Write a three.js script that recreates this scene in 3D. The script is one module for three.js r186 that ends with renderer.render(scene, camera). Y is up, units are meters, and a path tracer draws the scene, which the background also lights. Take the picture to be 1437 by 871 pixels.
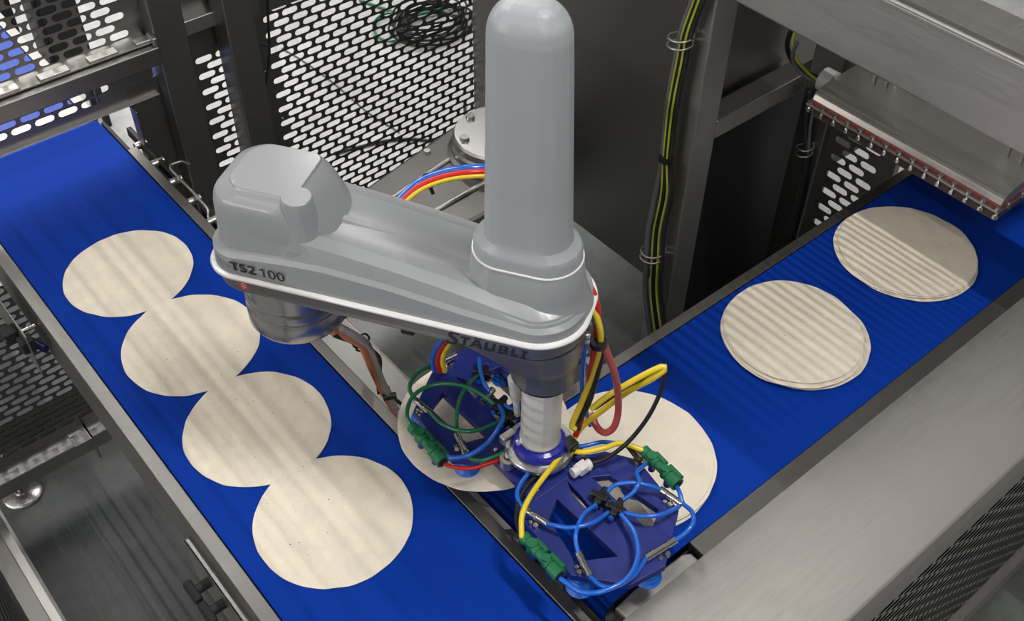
import * as THREE from 'three';
import { RoundedBoxGeometry } from 'three/addons/geometries/RoundedBoxGeometry.js';
import { RectAreaLightUniformsLib } from 'three/addons/lights/RectAreaLightUniformsLib.js';
import { mergeGeometries, toCreasedNormals } from 'three/addons/utils/BufferGeometryUtils.js';
import { FontLoader } from 'three/addons/loaders/FontLoader.js';
import { TextGeometry } from 'three/addons/geometries/TextGeometry.js';

/* ---------- camera, light, exposure ---------- */
const W = 1437, H = 871, F = 1512.45, EYE = new THREE.Vector3(0, 2.5, 0);
const scene = new THREE.Scene();
scene.background = new THREE.Color(0.5, 0.5, 0.5);
const camera = new THREE.PerspectiveCamera(2 * Math.atan(H / 2 / F) * 180 / Math.PI, W / H, 0.05, 60);
const D2R = Math.PI / 180, PITCH = 45.5257 * D2R, YAW = 40.4568 * D2R, ROLL = 0.879 * D2R;
const camF = new THREE.Vector3(Math.sin(YAW) * Math.cos(PITCH), -Math.sin(PITCH), -Math.cos(YAW) * Math.cos(PITCH));
const r0 = new THREE.Vector3(Math.cos(YAW), 0, Math.sin(YAW)), u0 = new THREE.Vector3().crossVectors(r0, camF);
const camR = r0.clone().multiplyScalar(Math.cos(ROLL)).addScaledVector(u0, Math.sin(ROLL));
const camU = u0.clone().multiplyScalar(Math.cos(ROLL)).addScaledVector(r0, -Math.sin(ROLL));
camera.position.copy(EYE);
camera.quaternion.setFromRotationMatrix(new THREE.Matrix4().makeBasis(camR, camU, camF.clone().negate()));
camera.updateMatrixWorld(true);
scene.add(camera);
const renderer = new THREE.WebGLRenderer({ antialias: true });
renderer.toneMapping = THREE.LinearToneMapping;
renderer.toneMappingExposure = 1.15;
renderer.shadowMap.enabled = true;
RectAreaLightUniformsLib.init();
// the hall's ceiling lamps: [x, z, width across x, length along z, radiance]
const CEIL = 3.9;
const LAMPS = [[-2.2, -0.8, 0.02, 2.6, 120], [-0.6, 1.9, 0.04, 2.6, 95], [1.08, -0.05, 0.021, 0.8, 730], [0.4, -3.9, 0.05, 2.4, 125],
  [2.2, -4.1, 0.05, 2.4, 140], [2.9, -3.4, 0.03, 1.4, 70], [0.9, -6.6, 0.05, 2.2, 110], [3.4, -6.6, 0.05, 2.2, 110], [-3.7, -1.6, 0.03, 2.6, 220, 2.75], [-3.7, -4.6, 0.04, 2.6, 50, 2.75]];
for (const [x, z, w, l, i, top] of LAMPS) {
  const light = new THREE.RectAreaLight(new THREE.Color(1, 0.982, 0.955), i, top ? l : w, top ? w : l);
  const y = (top ?? CEIL) - 0.075;
  light.position.set(x, y, z);
  light.lookAt(top ? 0.3 : x, 0, z);
  scene.add(light);
}

/* ---------- helpers ---------- */
let seed = 7;
const rnd = () => { seed = (seed * 1664525 + 1013904223) >>> 0; return seed / 4294967296; };
const V = (x, y, z) => new THREE.Vector3(x, y, z);
// the point at height y that lies on the line of sight through a pixel of the photograph
function at(px, py, y) {
  const d = camF.clone().addScaledVector(camR, (px - W / 2) / F).addScaledVector(camU, -(py - H / 2) / F);
  return EYE.clone().addScaledVector(d, (y - EYE.y) / d.y);
}
const names = {};
function numbered(n) { const k = names[n] = (names[n] ?? -1) + 1; return k ? `${n}_${String(k).padStart(3, '0')}` : n; }
function shade(o) { o.traverse((c) => { if (c.isMesh) { c.castShadow = true; c.receiveShadow = true; } }); return o; }
function tag(o, label, category, group) { o.userData = { label, category }; if (group) o.userData.group = group; return o; }
function thing(name, label, category, [x, y, z] = [0, 0, 0], turn = 0, group) {
  const o = new THREE.Group(); o.name = numbered(name); o.position.set(x, y, z); o.rotation.y = turn;
  scene.add(o); return tag(o, label, category, group);
}
function clean(list) {
  return list.map((g) => { const n = g.index ? g.toNonIndexed() : g; for (const k of Object.keys(n.attributes)) if (!['position', 'normal', 'uv'].includes(k)) n.deleteAttribute(k);
    if (!n.attributes.uv) n.setAttribute('uv', new THREE.BufferAttribute(new Float32Array(n.attributes.position.count * 2), 2)); return n; });
}
function part(name, geos, mat, parent = scene) {
  const g = Array.isArray(geos) ? (geos.length > 1 ? mergeGeometries(clean(geos)) : geos[0]) : geos;
  const m = new THREE.Mesh(g, mat); m.name = parent === scene ? numbered(name) : name; m.castShadow = m.receiveShadow = true;
  parent.add(m); return m;
}
function struct(name, geos, mat) { const m = part(name, geos, mat); m.userData = { kind: 'structure' }; return m; }
// box from its bounds, with a small rounded edge and uv in metres
function bx(x0, x1, y0, y1, z0, z1, r = 0.002) {
  const w = x1 - x0, h = y1 - y0, d = z1 - z0;
  const g = r > 0 ? new RoundedBoxGeometry(w, h, d, 1, Math.min(r, w * 0.45, h * 0.45, d * 0.45)) : new THREE.BoxGeometry(w, h, d);
  g.translate((x0 + x1) / 2, (y0 + y1) / 2, (z0 + z1) / 2);
  return metric(g);
}
function metric(g) {
  const p = g.attributes.position, n = g.attributes.normal, uv = new Float32Array(p.count * 2);
  for (let i = 0; i < p.count; i++) {
    const ax = Math.abs(n.getX(i)), ay = Math.abs(n.getY(i)), az = Math.abs(n.getZ(i));
    const [a, b] = ay >= ax && ay >= az ? [p.getX(i), p.getZ(i)] : ax >= az ? [p.getZ(i), p.getY(i)] : [p.getX(i), p.getY(i)];
    uv[2 * i] = a; uv[2 * i + 1] = b;
  }
  g.setAttribute('uv', new THREE.BufferAttribute(uv, 2)); return g;
}
function tube(pts, r, closed = false, tension = 0.5) {
  const c = new THREE.CatmullRomCurve3(pts, closed, 'catmullrom', tension), n = Math.max(10, Math.min(160, Math.round(c.getLength() / Math.max(0.004, r))));
  const g = new THREE.TubeGeometry(c, n, r, 10, closed);
  if (closed) return g;
  const caps = [0, 1].map((t) => { const s = new THREE.SphereGeometry(r * 0.99, 8, 6); const p = c.getPoint(t); s.translate(p.x, p.y, p.z); return s; });
  return mergeGeometries(clean([g, ...caps]));
}
// cylinder between two points
function rod(a, b, r, r2 = r, n = 20) {
  const d = b.clone().sub(a), g = new THREE.CylinderGeometry(r2, r, d.length(), n);
  g.applyQuaternion(new THREE.Quaternion().setFromUnitVectors(V(0, 1, 0), d.clone().normalize()));
  const c = a.clone().add(b).multiplyScalar(0.5); g.translate(c.x, c.y, c.z); return g;
}
function lathe(pts, n = 64) { return toCreasedNormals(new THREE.LatheGeometry(pts.map((p) => new THREE.Vector2(p[0], p[1])), n), 0.5); }
// skin over closed rings of equal count, capped at either end
function loft(rings, capLow = true, capHigh = true, crease = 0.45) {
  const n = rings[0].length, pos = [], idx = [];
  for (const r of rings) for (const p of r) pos.push(p.x, p.y, p.z);
  for (let k = 0; k + 1 < rings.length; k++) for (let i = 0; i < n; i++) {
    const a = k * n + i, b = k * n + (i + 1) % n, c = a + n, d = b + n; idx.push(a, c, b, b, c, d);
  }
  const cap = (k, flip) => {
    const c = rings[k].reduce((s, p) => s.add(p), V(0, 0, 0)).multiplyScalar(1 / n), ci = pos.length / 3; pos.push(c.x, c.y, c.z);
    for (let i = 0; i < n; i++) { const a = k * n + i, b = k * n + (i + 1) % n; flip ? idx.push(ci, a, b) : idx.push(ci, b, a); }
  };
  if (capLow) cap(0, true); if (capHigh) cap(rings.length - 1, false);
  const g = new THREE.BufferGeometry(); g.setAttribute('position', new THREE.Float32BufferAttribute(pos, 3)); g.setIndex(idx);
  const o = toCreasedNormals(g, crease); return metric(o);
}
// rounded rectangle in (u, w): corner radius ra at the low-u end and rb at the high-u end; always the same number of points
function outline(u0, u1, hw, ra, rb, y, k = 14, m = 24) {
  const pts = [], yf = typeof y === 'function' ? y : () => y; ra = Math.min(ra, hw); rb = Math.min(rb, hw);
  const arc = (cu, cw, r, a0) => { for (let i = 0; i <= k; i++) { const a = a0 + i / k * Math.PI / 2; pts.push([cu + r * Math.cos(a), cw + r * Math.sin(a)]); } };
  const seg = (a, b) => { for (let i = 1; i < m; i++) pts.push([a[0] + (b[0] - a[0]) * i / m, a[1] + (b[1] - a[1]) * i / m]); };
  arc(u1 - rb, hw - rb, rb, 0); seg([u1 - rb, hw], [u0 + ra, hw]); arc(u0 + ra, hw - ra, ra, Math.PI / 2);
  if (hw - ra > 1e-6) { } arc(u0 + ra, -hw + ra, ra, Math.PI); seg([u0 + ra, -hw], [u1 - rb, -hw]); arc(u1 - rb, -hw + rb, rb, 1.5 * Math.PI);
  return pts.map(([u, w]) => V(u, yf(u), w)).reverse();
}
// flat plate with holes, in the x-z plane, top at y
function slab(pts, holes, y, t, bevel = 0.0012) {
  const s = new THREE.Shape(pts.map((p) => new THREE.Vector2(p[0], -p[1])));
  for (const h of holes) s.holes.push(new THREE.Path(h.map((p) => new THREE.Vector2(p[0], -p[1]))));
  const g = new THREE.ExtrudeGeometry(s, { depth: t - 2 * bevel, bevelEnabled: bevel > 0, bevelSize: bevel, bevelThickness: bevel, bevelSegments: 2, steps: 1 });
  g.rotateX(-Math.PI / 2); g.translate(0, y - t + bevel, 0); return g;
}
// sheet with staggered long slots, standing in the x-y plane from (0,0); solid margins round the field of slots
function slotted({ w, h, ph, pr, sl, sw, t = 0.002, ml = 0.02, mr = 0.02, mb = 0.02, mt = 0.02, shift = 0, seg = 6, clip = null }) {
  const nx = Math.floor((w - ml - mr) / ph - 0.5), ny = Math.floor((h - mb - mt) / pr), out = [];
  const shape = new THREE.Shape([[0, 0], [ph, 0], [ph, pr], [0, pr]].map((p) => new THREE.Vector2(...p)));
  const hole = new THREE.Path(), r = sw / 2, hp = [];
  for (let i = 0; i <= seg; i++) { const a = -Math.PI / 2 + Math.PI * i / seg; hp.push([ph / 2 + (sl / 2 - r) + r * Math.cos(a), pr / 2 + r * Math.sin(a)]); }
  for (let i = 0; i <= seg; i++) { const a = Math.PI / 2 + Math.PI * i / seg; hp.push([ph / 2 - (sl / 2 - r) + r * Math.cos(a), pr / 2 + r * Math.sin(a)]); }
  hole.setFromPoints(hp.map((p) => new THREE.Vector2(...p))); shape.holes.push(hole);
  const flat = new THREE.ShapeGeometry(shape).toNonIndexed().attributes.position.array, cell = [];
  for (let i = 0; i < flat.length; i += 9) {
    for (let k = 0; k < 3; k++) cell.push([flat[i + 3 * k], flat[i + 3 * k + 1], t / 2, 0, 0, 1]);
    for (const k of [0, 2, 1]) cell.push([flat[i + 3 * k], flat[i + 3 * k + 1], -t / 2, 0, 0, -1]);
  }
  for (let i = 0; i < hp.length; i++) {
    const a = hp[i], b = hp[(i + 1) % hp.length], l = Math.hypot(b[0] - a[0], b[1] - a[1]) || 1, n = [-(b[1] - a[1]) / l, (b[0] - a[0]) / l];
    const q = (p, z) => [p[0], p[1], z, n[0], n[1], 0];
    cell.push(q(a, t / 2), q(a, -t / 2), q(b, t / 2), q(b, t / 2), q(a, -t / 2), q(b, -t / 2));
  }
  const pos = [], nor = [];
  for (let j = 0; j < ny; j++) {
    const odd = (j + shift) % 2, x0 = ml + odd * ph / 2, y0 = mb + j * pr;
    for (let i = 0; i < nx; i++) {
      if (clip && !clip(x0 + (i + 0.5) * ph, y0 + pr / 2)) { out.push(bxPlain(x0 + i * ph, x0 + (i + 1) * ph, y0, y0 + pr, -t / 2, t / 2)); continue; }
      for (const c of cell) { pos.push(c[0] + x0 + i * ph, c[1] + y0, c[2]); nor.push(c[3], c[4], c[5]); }
    }
    out.push(bxPlain(0, x0, y0, y0 + pr, -t / 2, t / 2), bxPlain(x0 + nx * ph, w, y0, y0 + pr, -t / 2, t / 2));
  }
  out.push(bxPlain(0, w, 0, mb, -t / 2, t / 2), bxPlain(0, w, mb + ny * pr, h, -t / 2, t / 2));
  const g = new THREE.BufferGeometry(); g.setAttribute('position', new THREE.Float32BufferAttribute(pos, 3)); g.setAttribute('normal', new THREE.Float32BufferAttribute(nor, 3));
  const all = mergeGeometries(clean([g, ...out])); return metric(all);
}
function bxPlain(x0, x1, y0, y1, z0, z1) { const g = new THREE.BoxGeometry(x1 - x0, y1 - y0, z1 - z0); g.translate((x0 + x1) / 2, (y0 + y1) / 2, (z0 + z1) / 2); return g; }
const alongZ = (g, x, y, z) => { g.rotateY(-Math.PI / 2); g.translate(x, y, z); return g; };   // a sheet of the x-y plane turned to run along +z at x

/* ---------- textures ---------- */
function field(size, fn, srgb = false) {
  const d = new Uint8Array(size * size * 4);
  for (let y = 0; y < size; y++) for (let x = 0; x < size; x++) { const c = fn(x / size, y / size), i = 4 * (y * size + x); d[i] = c[0]; d[i + 1] = c[1]; d[i + 2] = c[2]; d[i + 3] = 255; }
  const t = new THREE.DataTexture(d, size, size, THREE.RGBAFormat); t.wrapS = t.wrapT = THREE.RepeatWrapping; t.magFilter = THREE.LinearFilter; t.minFilter = THREE.LinearFilter;
  if (srgb) t.colorSpace = THREE.SRGBColorSpace; t.needsUpdate = true; return t;
}
// tileable value noise
function noise(n, s) {
  const g = Array.from({ length: n * n }, (_, i) => { const v = Math.sin((i + 1) * 12.9898 + s * 78.233) * 43758.5453; return v - Math.floor(v); });
  const sm = (t) => t * t * (3 - 2 * t);
  return (u, v) => { const x = (u - Math.floor(u)) * n, y = (v - Math.floor(v)) * n, i = Math.floor(x), j = Math.floor(y), a = sm(x - i), b = sm(y - j), q = (p, r) => g[((r % n) + n) % n * n + ((p % n) + n) % n];
    return (q(i, j) * (1 - a) + q(i + 1, j) * a) * (1 - b) + (q(i, j + 1) * (1 - a) + q(i + 1, j + 1) * a) * b; };
}
const nA = noise(6, 1), nB = noise(24, 2), nC = noise(96, 3), nD = noise(160, 4), n1 = noise(256, 5);
const cl = (v) => Math.max(0, Math.min(255, v));
function repeat(t, x, y) { const c = t.clone(); c.repeat.set(x, y); c.needsUpdate = true; return c; }
const brushed = field(512, (u, v) => { const s = 0.55 * n1(u * 0.06, v) + 0.25 * nD(u * 0.15, v) + 0.2 * nA(u, v); const c = cl(255 * (0.8 + 0.22 * (s - 0.5))); return [c, c, c]; });
const mottled = field(512, (u, v) => { const s = 0.45 * nA(u, v) + 0.3 * nB(u, v) + 0.25 * nC(u, v); const c = cl(255 * (0.86 + 0.22 * (s - 0.5))); return [c, c, c]; }, true);
const grain = field(512, (u, v) => { const c = cl(255 * (0.35 * nB(u, v) + 0.35 * nC(u, v) + 0.3 * n1(u, v))); return [c, c, c]; });
const dough = field(1024, (u, v) => {
  const a = nA(u, v), b = nB(u, v), c = nC(u, v), d = n1(u * 3, v * 3);
  let s = 0.97 + 0.03 * (a - 0.5) + 0.035 * (b - 0.5) + 0.02 * (c - 0.5) + 0.03 * (d - 0.5);
  return [cl(239 * s), cl(228 * s), cl(211 * s * (1 - 0.02 * b))];
}, true);

/* ---------- materials ---------- */
const std = (o) => new THREE.MeshStandardMaterial(o), phy = (o) => new THREE.MeshPhysicalMaterial(o);
const steel = (r, g, b, rough, sx = 3, sy = 3) => std({ color: new THREE.Color(r, g, b), metalness: 1, roughness: rough, roughnessMap: repeat(brushed, sx, sy) });
const M = {
  steel: steel(0.52, 0.5, 0.475, 0.5), steelDull: steel(0.31, 0.3, 0.285, 0.58), beam: steel(0.6, 0.575, 0.55, 0.6, 2, 2), flange: steel(0.62, 0.6, 0.58, 0.36), shiny: std({ color: new THREE.Color(0.36, 0.35, 0.34), metalness: 0.9, roughness: 0.27 }), rail: steel(0.215, 0.207, 0.196, 0.55), sheet: steel(0.4, 0.38, 0.36, 0.78, 2, 2), link: phy({ color: new THREE.Color(0.13, 0.125, 0.12), metalness: 0.75, roughness: 0.42 }), cabinet: steel(0.27, 0.26, 0.245, 0.42, 1.5, 1.5),  // cabinet: stainless darkened in colour to stand in for dark reflections
  frame: steel(0.29, 0.28, 0.265, 0.52), slotsheet: steel(0.27, 0.26, 0.25, 0.5), hood: steel(0.56, 0.53, 0.495, 0.42, 2, 2), chrome: std({ color: 0xd8d6d2, metalness: 1, roughness: 0.16 }),  // frame, slotsheet: same stainless, colour darkened for dark reflections and backlight
  belt: phy({ color: new THREE.Color(0.0028, 0.036, 0.31), roughness: 0.62, bumpMap: repeat(grain, 6, 6), bumpScale: 0.00025, specularIntensity: 0.1 }),
  beltEdge: std({ color: new THREE.Color(0.004, 0.02, 0.12), roughness: 0.6 }),
  grey: phy({ color: new THREE.Color(0.265, 0.275, 0.285), roughness: 0.42, clearcoat: 0.45, clearcoatRoughness: 0.22 }),
  column: phy({ color: new THREE.Color(0.32, 0.34, 0.355), roughness: 0.5, clearcoat: 0.2, clearcoatRoughness: 0.35 }),
  lip: phy({ color: new THREE.Color(0.78, 0.77, 0.75), roughness: 0.3, clearcoat: 0.6, clearcoatRoughness: 0.2 }),  // near-white colour carries the highlight of a lit ledge
  cast: phy({ color: new THREE.Color(0.165, 0.16, 0.155), metalness: 0.55, roughness: 0.4, clearcoat: 0.3, clearcoatRoughness: 0.3 }),
  ink: std({ color: new THREE.Color(0.008, 0.009, 0.014), roughness: 0.5 }),
  red: phy({ color: new THREE.Color(0.62, 0.02, 0.015), roughness: 0.32 }), yellow: phy({ color: new THREE.Color(0.8, 0.6, 0.03), roughness: 0.32 }),
  blueTube: phy({ color: new THREE.Color(0.01, 0.13, 0.62), roughness: 0.25, clearcoat: 0.5, clearcoatRoughness: 0.15 }),
  greenTube: phy({ color: new THREE.Color(0.008, 0.16, 0.065), roughness: 0.25, clearcoat: 0.5, clearcoatRoughness: 0.15 }),
  black: phy({ color: new THREE.Color(0.01, 0.01, 0.011), roughness: 0.38 }), rubber: std({ color: new THREE.Color(0.012, 0.012, 0.013), roughness: 0.7 }),
  greyCable: std({ color: new THREE.Color(0.11, 0.115, 0.12), roughness: 0.5 }), yellowGreen: std({ color: new THREE.Color(0.42, 0.45, 0.04), roughness: 0.45 }),
  orange: std({ color: new THREE.Color(0.78, 0.26, 0.1), roughness: 0.45 }), clear: phy({ color: new THREE.Color(0.75, 0.73, 0.68), roughness: 0.25, transmission: 0.4, thickness: 0 }),
  greenPart: phy({ color: new THREE.Color(0.012, 0.15, 0.062), roughness: 0.42 }), tool: phy({ color: new THREE.Color(0.01, 0.022, 0.185), roughness: 0.45, clearcoat: 0.12, clearcoatRoughness: 0.3 }),
  cup: phy({ color: new THREE.Color(0.012, 0.12, 0.55), roughness: 0.4 }), sleeve: phy({ color: new THREE.Color(0.74, 0.72, 0.63), roughness: 0.42, clearcoat: 0.2 }),
  white: phy({ color: new THREE.Color(0.72, 0.71, 0.69), roughness: 0.4 }), gasket: std({ color: new THREE.Color(0.42, 0.1, 0.085), roughness: 0.5 }),
  tortilla: std({ map: repeat(dough, 2.2, 2.2), roughness: 0.85, bumpMap: repeat(grain, 3.5, 3.5), bumpScale: 0.0006 }),
  spot: std({ color: new THREE.Color(0.3, 0.2, 0.11), roughness: 0.9 }),
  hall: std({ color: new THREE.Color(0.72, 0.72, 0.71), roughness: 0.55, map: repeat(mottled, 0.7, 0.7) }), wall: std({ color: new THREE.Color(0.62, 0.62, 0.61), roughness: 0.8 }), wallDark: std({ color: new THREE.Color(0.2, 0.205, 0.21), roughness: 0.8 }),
  darkFloor: std({ color: new THREE.Color(0.19, 0.205, 0.197), roughness: 0.45, map: repeat(mottled, 1.3, 1.3) }), blackMetal: std({ color: new THREE.Color(0.018, 0.018, 0.02), roughness: 0.5, metalness: 0.3 }),
  greyPlastic: std({ color: new THREE.Color(0.42, 0.42, 0.41), roughness: 0.5 }),
};

/* ---------- the hall ---------- */
const X0 = -4.6, X1 = 6.2, Z0 = -8.2, Z1 = 3.8;
struct('floor', bx(X0, X1, -0.1, 0, Z0, Z1, 0), M.hall);
struct('ceiling', bx(X0, X1, CEIL, CEIL + 0.1, Z0, Z1, 0), M.wall);
struct('wall_left', bx(X0 - 0.1, X0, -0.1, CEIL + 0.1, Z0, Z1, 0), M.wall);
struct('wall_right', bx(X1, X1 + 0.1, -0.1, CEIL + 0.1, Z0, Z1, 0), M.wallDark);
struct('wall_back', bx(X0 - 0.1, X1 + 0.1, -0.1, CEIL + 0.1, Z0 - 0.1, Z0, 0), M.wall);
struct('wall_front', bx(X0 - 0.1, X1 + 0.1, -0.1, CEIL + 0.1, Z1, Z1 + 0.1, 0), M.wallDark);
for (const [x, z, w, l, , top] of LAMPS) {
  const t = thing('ceiling_lamp', 'long white tube lamp on the hall ceiling above the robot cell', 'lamp', [x, top ?? CEIL, z], 0, 'tube lamps on the hall ceiling');
  if (top) { t.rotation.z = -Math.atan2(0.3 - x, top - 0.075) * -1; tag(t, z < -3 ? 'white tube lamp hung low on rods at the far left of the hall' : 'white tube lamp hung low on rods at the left, abreast of the robot cell', 'lamp'); part('hanging_rod', rod(V(0, 0, -1), V(0, 1.1, -1), 0.006), M.white, t); part('hanging_rod', rod(V(0, 0, 1), V(0, 1.1, 1), 0.006), M.white, t); }
  part('lamp_body', bx(-w / 2 - 0.02, w / 2 + 0.02, -0.05, 0, -l / 2 - 0.03, l / 2 + 0.03), M.white, t);
  part('diffuser', bx(-w / 2, w / 2, -0.07, -0.05, -l / 2, l / 2, 0.004), std({ color: 0xffffff, emissive: new THREE.Color(1, 0.972, 0.935), emissiveIntensity: 8 }), t);
}
struct('floor_cell', bx(0.02, 2.65, 0, 0.012, -2.26, 0.4, 0), M.darkFloor);  // grey-green cell floor, carried under the cabinet to paint the shade there
struct('floor_feeder_shade', bx(-0.6, 0.85, 0, 0.01, -3.0, -2.26, 0), M.darkFloor);  // hall floor darkened in colour here to stand in for dimmer light

/* ---------- frame of the robot cell ---------- */
const ZB = -2.07;                                             // the back guard's plane
const SLOT = { ph: 0.0512, pr: 0.021, sl: 0.0425, sw: 0.0162 };
function post(name, label, b, mat = M.frame, cat = 'post') { const t = thing(name, label, cat, [(b[0] + b[1]) / 2, b[2], (b[4] + b[5]) / 2]); const g = bx(...b, 0.004); g.translate(-t.position.x, -t.position.y, -t.position.z); part('square_tube', g, mat, t);
  const p = bx(b[0] - 0.02, b[1] + 0.02, b[2], b[2] + 0.01, b[4] - 0.02, b[5] + 0.02); p.translate(-t.position.x, -t.position.y, -t.position.z); part('foot_plate', p, mat, t); return t; }
post('steel_post', 'dark square steel post at the right end of the slotted portal, beside the left belt', [0.716, 0.79, 0, 2.3, -2.11, -2.02]);
post('steel_post', 'dark square steel post between the narrow slotted strip and the wide slotted guard', [0.872, 0.942, 0, 2.3, -2.07, -2.0]);
post('steel_post', 'tall square steel post at the corner of the dark cabinet with cables running down it', [1.6, 1.675, 0, 2.3, -1.325, -1.25], M.steel);
post('steel_post', 'dark steel post between the black cabinet front and the small slotted guard', [2.0, 2.07, 0, 1.5, -1.25, -1.165], M.frame);

// portal over the left belt
{
  const t = thing('slotted_guard', 'upper slotted steel guard over the left belt, folded lip along its lower edge', 'guard', [-0.09, 1.245, ZB]);
  part('slotted_sheet', slotted({ w: 0.806, h: 1.0, ...SLOT, ml: 0.0086, mr: 0, mb: 0.0155, mt: 0.02, shift: 0, clip: (x) => x < 0.765 }), M.steelDull, t);
  part('folded_lip', [bx(0, 0.8, 0.012, 0.016, 0, 0.05, 0.001)], M.frame, t);
  for (let i = 0; i < 8; i++) part('lip_tab', bx(0.03 + i * 0.105, 0.095 + i * 0.105, 0.015, 0.023, 0.026, 0.05, 0.003), M.steel, t);
  const b = thing('crossbeam', 'steel crossbeam of the portal below the upper slotted guard at top left', 'beam', [-0.09, 1.205, -2.06]);
  part('square_tube', bx(0, 0.806, 0.008, 0.05, -0.01, 0.058, 0.004), M.frame, b);
  part('end_cap', bx(0.796, 0.806, 0.05, 0.07, 0.02, 0.055, 0.003), M.steel, b);
  const s = thing('slotted_guard', 'low slotted steel strip just above the left belt, under the crossbeam', 'guard', [-0.09, 1.11, ZB]);
  part('slotted_sheet', slotted({ w: 0.8, h: 0.09, ...SLOT, ml: 0.0112, mr: 0.06, mb: 0.0235, mt: 0.01, shift: 0 }), M.steelDull, s);
  part('lower_flange', bx(0, 0.8, -0.002, 0, 0, 0.012, 0.0005), M.steel, s);
  const k = thing('slotted_guard', 'dim slotted steel guard under the left belt, left of its rail', 'guard', [-0.09, 0.25, ZB]);
  part('slotted_sheet', slotted({ w: 0.8, h: 0.68, ...SLOT, ml: 0.01, mr: 0.05, mb: 0.03, mt: 0.02 }), M.slotsheet, k);
  const d = thing('panel', 'dark solid steel panel closing the gap between the left belt and the portal post', 'panel', [0.64, 0.3, ZB]);
  part('sheet', bx(0, 0.076, 0, 0.85, -0.002, 0.002, 0.001), M.frame, d); part('bent_edge', bx(0.0, 0.004, 0, 0.8, 0, 0.03, 0.001), M.frame, d);
  const c = thing('crossbeam', 'low steel crossbeam under the dim slotted guard, with an angle bracket on it', 'beam', [-0.09, 0.2, -2.06]);
  part('square_tube', bx(0, 0.806, 0, 0.05, -0.02, 0.04, 0.004), M.steel, c);
  part('angle_bracket', [bx(0.33, 0.38, 0.05, 0.056, -0.01, 0.05, 0.001), bx(0.374, 0.38, -0.03, 0.056, -0.01, 0.05, 0.001)], M.steel, c);
  const p = thing('dark_plate', 'dark steel plate standing on the floor behind the low crossbeam', 'plate', [-0.09, 0, -2.25]);  // plain dark sheet filling the strip below the low crossbeam
  part('sheet', bx(0, 0.82, 0, 0.2, -0.003, 0, 0.001), M.slotsheet, p);
}
// back guard: narrow strip and the wide sheet
{
  const s = thing('slotted_guard', 'narrow slotted steel strip standing between two dark posts at the back', 'guard', [0.79, 0.785, ZB - 0.01]);
  part('slotted_sheet', slotted({ w: 0.11, h: 0.4, ...SLOT, ml: 0.0214, mr: -0.045, mb: 0.0065, mt: 0.036, shift: 0 }), M.slotsheet, s);
  part('solid_sheet', bx(-0.01, 0.11, 0.4, 1.4, -0.001, 0.001, 0), M.slotsheet, s);
  part('lower_rail', bx(-0.01, 0.11, -0.05, -0.008, -0.02, 0.03, 0.003), M.frame, s);
  part('upper_rail', bx(-0.01, 0.11, 0.44, 0.475, -0.01, 0.03, 0.003), M.steel, s);
  const g = thing('slotted_guard', 'wide slotted steel guard at the back, bright floor showing through its slots', 'guard', [0.955, 0.5, ZB - 0.01]);
  part('slotted_sheet', slotted({ w: 0.85, h: 0.76, ...SLOT, ml: 0.0394, mr: 0.0, mb: 0.0365, mt: 0.05, shift: 0 }), M.slotsheet, g);
  part('solid_sheet', bx(0, 0.85, 0.76, 1.8, -0.001, 0.001, 0), M.slotsheet, g);
  part('lower_sheet', bx(0, 0.85, -0.36, 0, -0.001, 0.001, 0), M.slotsheet, g);
  part('upper_rail', bx(0, 0.85, 0.712, 0.77, 0.001, 0.03, 0.003), M.frame, g);
}
// cabinet on the right
{
  const t = thing('cabinet', 'large dark stainless cabinet wall behind the robot column, open beneath', 'cabinet', [1.6, 0.545, -2.06]);
  part('side_panel', bx(0, 0.004, 0, 1.75, 0, 0.735, 0.002), M.cabinet, t);
  part('bottom_panel', bx(0.004, 0.95, 0, 0.004, 0, 0.735, 0.001), M.cabinet, t);
  part('front_panel', bx(0.075, 0.7, 0.455, 1.75, 0.735, 0.739, 0.001), M.cabinet, t);
  part('lower_front_panel', bx(0.075, 0.7, -0.52, 0.46, 0.735, 0.739, 0.001), M.blackMetal, t);
  part('back_panel', bx(0.004, 0.95, 0, 1.75, 0.0, 0.004, 0.001), M.cabinet, t);
  part('top_panel', bx(0, 0.95, 1.75, 1.754, 0, 0.735, 0.001), M.cabinet, t);
  for (const [x, z] of [[0.9, 0.04], [0.9, 0.6]]) part('leg', bx(x - 0.025, x + 0.025, -0.545, 0, z - 0.025, z + 0.025), M.frame, t);
  const r = thing('crossbeam', 'steel rail between the corner post and the post by the small slotted guard', 'beam', [1.675, 1.0, -1.25]);
  part('square_tube', bx(0, 0.325, 0, 0.05, -0.06, 0, 0.004), M.steel, r);
}
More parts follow.
